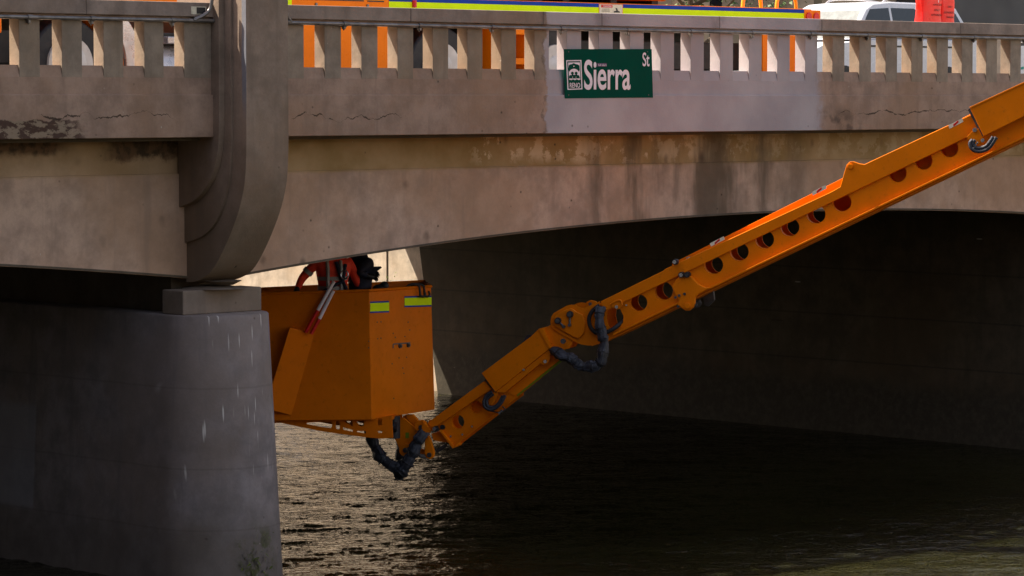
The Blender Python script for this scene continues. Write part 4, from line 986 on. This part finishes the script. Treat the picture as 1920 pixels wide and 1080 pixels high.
m.box(5.2, 9.3, YT+0.62, YT+1.9, 1.2355, 1.289); m.build("box_mount", MT['dark'], TK)
m = MB(); m.tube([T_(777, 14, YT-0.02), T_(777, 1, YT-0.02)], 0.03, 12); m.build("marker_lamp", MT['red'], TK, 0, True)
tb = MB().box(12.0, 12.35, YT-0.012, YT+0.3, 1.05, 1.222).build("tail_lamp_box", MT['truck'], TK, 0.004)
for x in (12.09, 12.25):
    m = MB(); m.cyl((x, YT-0.012, 1.13), (x, YT-0.03, 1.13), 0.058, seg=18); m.build("tail_lamp", MT['red'], tb, 0.004, True)
lbx = [T_(1124, 8, YT-0.012), T_(1167, 9, YT-0.012), T_(1167, 26, YT-0.012), T_(1124, 24.5, YT-0.012)]
dl = MB().prism([T_(1123, 7, YT-0.009), T_(1168, 8.5, YT-0.009), T_(1168, 27, YT-0.009), T_(1123, 26, YT-0.009)], (0, 0.004, 0)).build("danger_label", MT['truck'], TK)
MB().prism(lbx, (0, 0.002, 0)).build("label_face", MT['paper'], dl)
MB().prism([T_(1127, 9, YT-0.014), T_(1148.5, 9.6, YT-0.014), T_(1148.5, 14.5, YT-0.014), T_(1127, 14, YT-0.014)], (0, 0.001, 0)).build("label_red", MT['red'], dl)
def ttxt(body, px, py, cap_px, px1, parent, mat, y):
    o0 = on(px, py, 1, y); h = (on(px, py-cap_px, 1, y)-o0).length
    t = text_obj("label_text", body, h/0.7, mat, o0, (1, 0, 0), (0, 0, 1), None, 1, 0.0)
    xs_ = [v.co.x for v in t.data.vertices]; mn = min(xs_); k = (on(px1, py, 1, y).x-o0.x)/(max(xs_)-mn)
    for v in t.data.vertices: v.co.x = o0.x+(v.co.x-mn)*k
    t.parent = parent; t.matrix_parent_inverse = Matrix.Translation(-world_loc(parent)); return t
ttxt("DANGER", 1131.5, 13.4, 3.2, 1146.5, dl, MT['white'], YT-0.015)
m = MB()
for k in range(3): a_ = T_(1129, 17+k*2.2, YT-0.014); m.box(a_.x, a_.x+0.14, YT-0.0145, YT-0.0135, a_.z, a_.z+0.004)
m.prism([T_(1151, 23.5, YT-0.014), T_(1151, 21, YT-0.014), T_(1156, 20, YT-0.014), T_(1154, 15, YT-0.014), T_(1157, 15.5, YT-0.014), T_(1158.5, 20, YT-0.014), T_(1162, 21.5, YT-0.014), T_(1162.5, 23.7, YT-0.014)], (0, 0.0008, 0))
m.build("label_drawing", MT['dark'], dl)
# wheels
def wheel(x, front=False):
    w_ = MB(); c0 = Vector((x, YT+0.10, ROAD+0.52)); w_.cyl(c0, c0+Vector((0, 0.30, 0)), 0.52, seg=40); t = w_.build("wheel", MT['black'], TK, 0.03, True)
    h = MB(); h.tube([c0+Vector((0, 0.001, 0)), c0+Vector((0, -0.03, 0)), c0+Vector((0, -0.02, 0)), c0+Vector((0, 0.05, 0))], 0.3, 32, False, [0.315, 0.31, 0.285, 0.24])
    h.tube([c0+Vector((0, -0.002, 0)), c0+Vector((0, -0.06, 0))], 0.1, 20, True, [0.24, 0.09] if not front else [0.27, 0.16]); h.build("wheel_rim", MT['hub'], t, 0, True)
for x, f_ in ((-0.62, True), (5.12, False), (7.15, False)): wheel(x, f_)
# silver mudguard and chrome tank behind the front wheel
m = MB(); arc = [Vector((-0.62+0.75*math.cos(rad(a_)), YT+0.02, ROAD+0.52+0.66*math.sin(rad(a_)))) for a_ in range(-5, 75, 8)]
arc2 = [Vector((-0.62+0.98*math.cos(rad(a_)), YT+0.02, ROAD+0.52+0.82*math.sin(rad(a_)))) for a_ in range(75, -6, -8)]
m.prism(arc+arc2, (0, 0.4, 0)); m.build("mudguard", MT['silver'], TK, 0.02, True)
m = MB(); arc = [Vector((-0.62+0.60*math.cos(rad(a_)), YT+0.06, ROAD+0.52+0.60*math.sin(rad(a_)))) for a_ in range(-5, 70, 8)]
arc2 = [Vector((-0.62+0.735*math.cos(rad(a_)), YT+0.06, ROAD+0.52+0.65*math.sin(rad(a_)))) for a_ in range(70, -6, -8)]
m.prism(arc+arc2, (0, 0.3, 0)); m.build("mudguard_liner", MT['truck'], TK)
m = MB(); m.cyl((0.62, YT+0.35, 0.30), (1.9, YT+0.35, 0.30), 0.30, seg=28); m.build("fuel_tank", MT['silver'], TK, 0.02, True)
m = MB(); m.box(0.75, 1.8, YT+0.05, YT+0.3, 0.62, 0.70); m.build("step", MT['silver'], TK, 0.01)
# lockers and outrigger boxes seen through the slots
m = MB().box(5.93, 6.02, YT-0.01, YT+0.3, 0.05, 0.92); m.box(6.52, 6.60, YT-0.01, YT+0.3, 0.05, 0.92); m.box(6.02, 6.52, YT-0.01, YT+0.2, 0.80, 0.9); m.box(6.02, 6.52, YT-0.01, YT+0.2, 0.42, 0.5); m.build("side_frame", MT['truck'], TK, 0.006)
MB().box(11.55, 12.1, YT, YT+0.35, -0.05, 0.92).build("outrigger_box", MT['truck'], TK, 0.008)
MB().box(11.13, 11.26, YT, YT+0.3, -0.05, 0.92).build("outrigger_post", MT['truck'], TK, 0.006)
for x0_, x1_ in ((1392.5, 1427), (1456, 1493)):
    m = MB(); a_, b_ = T_(x0_, 16, YT+0.5), T_(x1_, 17.5, YT+0.5); a_.z = b_.z = 1.236
    mid = (a_+b_)/2; w_ = (b_.x-a_.x)/2
    pts = [Vector((mid.x+w_*math.cos(rad(t))*(1 if t not in (0, 180) else 1.0), a_.y, 1.236+(0.34*math.sin(rad(t)) if 0 < t < 180 else 0))) for t in range(0, 181, 15)]
    m.tube(pts, 0.026, 12); m.build("hand_hoop", MT['hoop'], TK, 0, True)

# ================================================================== SUV on the far lane
Y0 = 10.3
SU = empty("parked_suv", (22.5, 11.2, ROAD), "white suv with dark windows and roof rails behind the right end of the parapet", "car")
def P_(px, py): return on(px, py, 1, Y0)
xa = P_(1522, 100).x; xr = P_(1836, 100).x; Lc = xr-xa
prof = [(0.0, 0.45), (0.02, 0.95), (0.06, 1.02), (0.30, 1.12), (0.34, 1.13), (0.99, 1.15), (1.0, 1.05), (1.0, 0.42), (0.9, 0.36), (0.1, 0.36)]
def bodyprism(prof_, y0, y1, name, mat, par, inset=0.0, bevel=0.04):
    m = MB(); m.prism([Vector((xa+Lc*u_, y0, ROAD+z*1.04)) for u_, z in prof_], (0, y1-y0, 0)); return m.build(name, mat, par, bevel, True)
bodyprism(prof, Y0, Y0+1.9, "body", MT['carwhite'], SU)
# greenhouse, narrower at the roof
gl = [(0.245, 1.13), (0.35, 1.66), (0.40, 1.76), (0.50, 1.80), (0.84, 1.79), (0.90, 1.72), (0.985, 1.14)]
def taper(pts, y0, y1, z0, z1, k): return None
m = MB(); n_ = len(gl); vs = []
for side in (0, 1):
    for u_, z in gl:
        k = 0.16*max(0, (z-1.13)/0.67); y = Y0+0.04+k if side == 0 else Y0+1.86-k; vs.append(Vector((xa+Lc*u_, y, ROAD+z*1.04)))
m.add(vs, [tuple(range(n_)), tuple(range(n_, 2*n_))[::-1]]+[(i, (i+1) % n_, n_+(i+1) % n_, n_+i) for i in range(n_)])
m.build("roof", MT['carwhite'], SU, 0.03, True)
def side_glass(us, name="side_window"):
    m = MB(); base = [Vector((xa+Lc*u_, Y0+0.04+0.16*((z-1.13)/0.67)-0.006, ROAD+z*1.04)) for u_, z in us]; m.prism(base, (0, 0.012, 0)); return m.build(name, MT['glass'], SU)
side_glass([(0.285, 1.16), (0.345, 1.52), (0.375, 1.66), (0.485, 1.69), (0.485, 1.16)])
side_glass([(0.50, 1.16), (0.50, 1.69), (0.64, 1.69), (0.69, 1.55), (0.72, 1.38), (0.73, 1.16)])
side_glass([(0.775, 1.16), (0.765, 1.40), (0.76, 1.68), (0.86, 1.67), (0.89, 1.62), (0.955, 1.16)])
m = MB(); e1 = 0.012
def ws(u_, z, t): k = 0.16*((z-1.13)/0.67); return Vector((xa+Lc*u_-0.012, lerp(Y0+0.14+k, Y0+1.76-k, t), ROAD+z*1.04))
m.add([ws(0.252, 1.16, 0), ws(0.252, 1.16, 1), ws(0.348, 1.64, 1), ws(0.348, 1.64, 0)], [(0, 1, 2, 3)])
m.build("windscreen", plain("windscreen_glass", (0.16, 0.19, 0.2), 0.08), SU)
for yy in (Y0+0.28, Y0+1.6):
    m = MB(); m.tube(smooth_path([(xa+Lc*0.48, yy, ROAD+1.86), (xa+Lc*0.53, yy, ROAD+1.94), (xa+Lc*0.70, yy, ROAD+1.95), (xa+Lc*0.86, yy, ROAD+1.87)], 5), 0.022, 10); m.build("roof_rail", MT['silver'], SU, 0, True)
for u_ in (0.19, 0.81):
    c0 = Vector((xa+Lc*u_, Y0-0.01, ROAD+0.36)); m = MB(); m.cyl(c0, c0+Vector((0, 0.22, 0)), 0.36, seg=28); w_ = m.build("wheel", MT['black'], SU, 0.02, True)
    m = MB(); m.cyl(c0+Vector((0, -0.001, 0)), c0+Vector((0, -0.02, 0)), 0.22, 0.18, seg=24); m.build("wheel_rim", MT['silver'], w_, 0, True)
MB().box(xa+Lc*0.3, xa+Lc*0.95, Y0-0.012, Y0-0.001, ROAD+1.05, ROAD+1.08).build("side_trim", MT['dark'], SU)
# red bagged parking meters
PM = empty("parking_meter", (13.2, 1.25, ROAD), "double parking meter covered by two bright red printed bags behind the parapet", "parking meter")
YM = 0.9
def Q(px, py, y=YM): return on(px, py, 1, y)
m = MB(); q_ = Q(1762, 60); MB().cyl((q_.x, YM+0.08, ROAD+0.13), (q_.x, YM+0.08, 0.9), 0.03, seg=12).build("post", MT['steel'], PM)
for k, (x0_, x1_, yy) in enumerate(((1731, 1767, YM), (1765, 1791, YM+0.03))):
    a_, b_ = Q(x0_, 60, yy), Q(x1_, 60, yy); z0, z1 = 0.86, 1.42
    vs = []; nU = 10; nV = 9
    for j in range(nV+1):
        v_ = j/nV
        for i in range(nU*2):
            ang = 2*math.pi*i/(nU*2); cx = (a_.x+b_.x)/2; hw = (b_.x-a_.x)/2*(1.0-0.22*max(0, v_-0.6)+0.06*math.sin(v_*9+k))
            wr = 1+0.035*math.sin(ang*5+v_*6+k*2)
            ca, sa = math.cos(ang), math.sin(ang); se = lambda t_: math.copysign(abs(t_)**0.38, t_)
            vs.append(Vector((cx+hw*se(ca)*wr, yy+0.08+0.085*se(sa)*wr, z0+(z1-z0)*v_)))
    fs = [tuple(range(nU*2))[::-1], tuple(nV*nU*2+i for i in range(nU*2))]
    for j in range(nV):
        for i in range(nU*2): i2 = (i+1) % (nU*2); fs.append((j*nU*2+i, j*nU*2+i2, (j+1)*nU*2+i2, (j+1)*nU*2+i))
    bg_ = MB().add(vs, fs).build("red_bag", MT['redbag'], PM, 0, True, 80)
    lines = (("OFFICIAL", 1750, 10.5, 1766), ("ONLY", 1752, 20.5, 1763), ("AUTHORIZED", 1746, 29.5, 1766)) if k == 0 else (("ONLY", 1777, 14.5, 1786), ("AUTHORIZED", 1770, 25, 1789), ("PARKING", 1775, 34, 1789))
    for body, lx, ly, lx1 in lines:
        t = ttxt(body, lx, ly, 3.6, lx1, bg_, MT['dark'], yy-0.016); t.name = "bag_print"
    hl = Q(1759 if k == 0 else 1780, 0, yy); m = MB(); m.ball((hl.x, yy+0.01, 1.29), 0.05, 10, (0.9, 0.25, 1.0)); m.build("bag_highlight", MT['white'], bg_, 0, True)  # white oval modelled in place of the highlight on the bag

# bollard, sign board, hedge, tree, buildings beyond
bp_ = on(1866, 60, 1, 9.0); BL = MB(); pr = [(0.10, 0), (0.10, 1.02), (0.085, 1.08), (0.05, 1.115), (0.0, 1.125)]
m = MB(); m.tube([(bp_.x, 9.0, ROAD+z) for r_, z in ((1, -0.02), (1, 1.24), (1, 1.31), (1, 1.35), (1, 1.365))], 0.13, 20, True, [0.145, 0.145, 0.135, 0.10, 0.03])
o = empty("bollard", (bp_.x, 9.0, ROAD), "beige rounded bollard behind the far right end of the parapet", "bollard")
m.build("post", MT['bollard'], o, 0, True); MB().cyl((bp_.x, 9, ROAD-0.01), (bp_.x, 9, ROAD+0.05), 0.2, seg=20).build("base", MT['walk'], o, 0.005)
xb = on(1913, 100, 1, 6.0).x
o = empty("notice_board", (xb+0.6, 6, ROAD), "white notice board with teal print showing through the last parapet slot", "sign")
MB().box(xb, xb+1.2, 6.0, 6.04, 0.25, 0.85).build("board", MT['carwhite'], o, 0.004)
m = MB().box(xb+0.1, xb+0.14, 6.01, 6.05, ROAD, 0.25); m.box(xb+1.0, xb+1.04, 6.01, 6.05, ROAD, 0.25); m.build("leg", MT['steel'], o)
m = MB(); m.prism([Vector((xb+0.02, 5.995, 0.46)), Vector((xb+0.6, 5.995, 0.52)), Vector((xb+0.6, 5.995, 0.58)), Vector((xb+0.02, 5.995, 0.50))], (0, 0.004, 0)); m.build("teal_stripe", plain("teal_print", (0.02, 0.25, 0.22), 0.6), o)
# rail fence by the far pavement (slot at x~1872 shows its wires)
o = empty("wire_fence", (36, 15, ROAD), "dark fence with thin pale wires behind the bollard", "fence")
m = MB()
for k in range(8): m.tube([(30, 15.4, ROAD+0.25+k*0.18), (44, 15.4, ROAD+0.25+k*0.18)], 0.012, 6)
m.build("wire", MT['silver'], o)
m = MB()
for k in range(8): m.box(30+k*2, 30.06+k*2, 15.42, 15.48, ROAD, ROAD+1.6)
m.build("post", MT['dark'], o)
# building with dark glazing behind the SUV
B2 = empty("building", (62, 44, ROAD), "dark grey building with glass front behind the white suv", "building")
MB().box(57.2, 110, 36, 60, ROAD-0.1, 14).build("wall", MT['grey'], B2)
for k in range(12):
    MB().box(58.6+k*4.2, 60.0+k*4.2, 35.93, 35.99, 0.2, 2.35).build("window", plain("olive_glass", (0.05, 0.06, 0.01), 0.1) if k == 0 else bpy.data.materials["olive_glass"], B2)
B3 = empty("building", (48, 44, ROAD), "tan building with thick round columns behind the truck's orange hoops", "building")
MB().box(42.5, 57.1, 37.5, 60, ROAD-0.1, 12).build("wall", MT['tan'], B3)
for k in range(2):
    x = 50.2-k*4.6; m = MB(); m.cyl((x, 35.8, ROAD), (x, 35.8, 9), 0.55, seg=28); m.build("column", MT['tan'], B3, 0, True)
    MB().box(x+1.2, x+3.2, 37.44, 37.49, 0.0, 3.4).build("window", MT['glass'], B3)
MB().box(42.5, 57.1, 35, 37.49, 9.01, 12).build("upper_storey", MT['tan'], B3)
B5 = empty("building", (-34, -40, -1.65), "unseen building block added on the near left bank to block sky light", "building")
MB().box(-44, -27, -75, -2, -1.7, 14).build("wall", MT['grey'], B5)  # out of view, added to cut the sky light reaching under the left span
for k in range(11):
    for z in (0.2, 3.6, 7.0): MB().box(-26.99, -26.94, -72+k*6.2, -69.4+k*6.2, z, z+2.0).build("window", MT['glass'], B5)
B4 = empty("building", (-10, 60, ROAD), "low brown building on the far bank behind the left slots", "building")
MB().box(-60, -19, 40, 60, ROAD-0.1, 9).build("wall", MT['tan'], B4)
m = MB()
for k in range(8): m.box(-58+k*5, -55.5+k*5, 39.93, 39.99, 1, 3)
m.build("window", MT['glass'], B4)
# trees
def tree(x, y, h, r, zc, label, n=2600, base=ROAD, ls=0.11):
    t = empty("broadleaf_tree", (x, y, base), label, "tree", "trees beyond the bridge")
    m = MB(); m.tube(smooth_path([(x, y, base-0.2), (x+0.05, y, base+h*0.25), (x-0.08, y+0.05, base+h*0.5), (x, y, base+h*0.8)], 4), 0.15, 10, True, None if False else [0.2-0.17*i/12 for i in range(13)])
    for k in range(9):
        a_ = k*2.4; z = base+h*(0.28+0.05*k); m.tube(smooth_path([(x, y, z), (x+r*0.4*math.cos(a_), y+r*0.4*math.sin(a_), z+h*0.08), (x+r*0.8*math.cos(a_), y+r*0.8*math.sin(a_), z+h*0.2)], 3), 0.05, 6, True, [0.07-0.009*i for i in range(7)])
    m.build("trunk", MT['bark'], t, 0, True)
    m = MB(); cl = [Vector((random.gauss(0, .45), random.gauss(0, .45), random.gauss(0, .45))) for _ in range(26)]
    for i in range(n):
        c_ = random.choice(cl)+Vector((random.gauss(0, .16), random.gauss(0, .16), random.gauss(0, .14)))
        p = Vector((x+c_.x*r, y+c_.y*r, base+zc+c_.z*h*0.42)); s_ = random.uniform(ls*0.5, ls)
        u_ = Vector((random.uniform(-1, 1), random.uniform(-1, 1), random.uniform(-1, 1))).normalized(); v_ = u_.orthogonal().normalized()
        m.v += [p-u_*s_, p+v_*s_*0.5, p+u_*s_, p-v_*s_*0.5]; k = len(m.v); m.f.append((k-4, k-3, k-2, k-1))
    me = bpy.data.meshes.new("crown"); me.from_pydata([tuple(p) for p in m.v], [], m.f); o = bpy.data.objects.new("crown", me); COL.objects.link(o); me.materials.append(MT['leaf']); o.parent = t; o.matrix_parent_inverse = Matrix.Translation(-Vector(t.location))
tx = on(1300, 0, 1, 33.0)
tree(tx.x, 33.0, 5.0, 1.9, 3.9, "small green tree before the tan building, above the end of the orange truck box")
for k, (x, y) in enumerate(((-24, 52), (-27, 60), (60, 62))):
    tree(x, y, 10, 4.5, 5.0, ("tree nearest the bridge on the far left bank", "tree further back on the far left bank", "tree far behind the grey building on the right bank")[k], 6000, ROAD, 0.3)
tree(-24.5, -19.5, 8.5, 4.2, 3.4, "unseen leafy tree added on the near left bank to block sky light", 7000, -1.65, 0.34)  # added out of view as a sky blocker for the left span
for (y0_, y1_, lb) in ((-16, -1.52, "unseen dark block added at the left end of the bridge, near side, to block sky light"), (18, 46, "unseen dark block added at the left end of the bridge, far side, to block sky light")):
    b_ = empty("building", (-26, (y0_+y1_)/2, -1.65), lb, "building")  # both blocks added out of view to darken the pier side
    MB().box(-40, -18.6, y0_, y1_, -1.7 if y0_ < 0 else ROAD-0.1, 12).build("wall", MT['grey'], b_)
    for k in range(4):
        for z in (1.0, 4.5, 8.0): MB().box(-18.59, -18.55, y0_+1.2+k*3.3, y0_+2.8+k*3.3, z, z+2.0).build("window", MT['glass'], b_)
# weeds
def weed(p, s, n, label, group=None, d=(0, 0, 1)):
    m = MB(); p = Vector(p)
    for i in range(n):
        o1 = p+Vector((random.gauss(0, s*.3), random.gauss(0, s*.12), random.gauss(0, s*.35))); u_ = (Vector(d)+Vector((random.gauss(0, .6), random.gauss(0, .6), random.gauss(0, .3)))).normalized(); v_ = u_.orthogonal().normalized(); L_ = s*random.uniform(.12, .3)
        m.v += [o1, o1+u_*L_*.5+v_*L_*.18, o1+u_*L_, o1+u_*L_*.5-v_*L_*.18]; k = len(m.v); m.f.append((k-4, k-3, k-2, k-1))
    me = bpy.data.meshes.new("weed"); me.from_pydata([tuple(q) for q in m.v], [], m.f); o = bpy.data.objects.new("weed_tuft", me); COL.objects.link(o); me.materials.append(MT['moss']); return tag(o, label, "plant", group)
weed(Vector((-0.80, -0.29, -4.62)), 0.13, 30, "small green weed growing higher up on the pier's rounded nose")
weed(Vector((-0.95, -0.31, -4.88)), 0.30, 70, "larger green weed tuft low on the pier's nose near the water")
wp = on(729, 536, 0, 15.3); weed(wp, 0.22, 90, "bright green weed on the sunlit river wall just above the bucket rim")
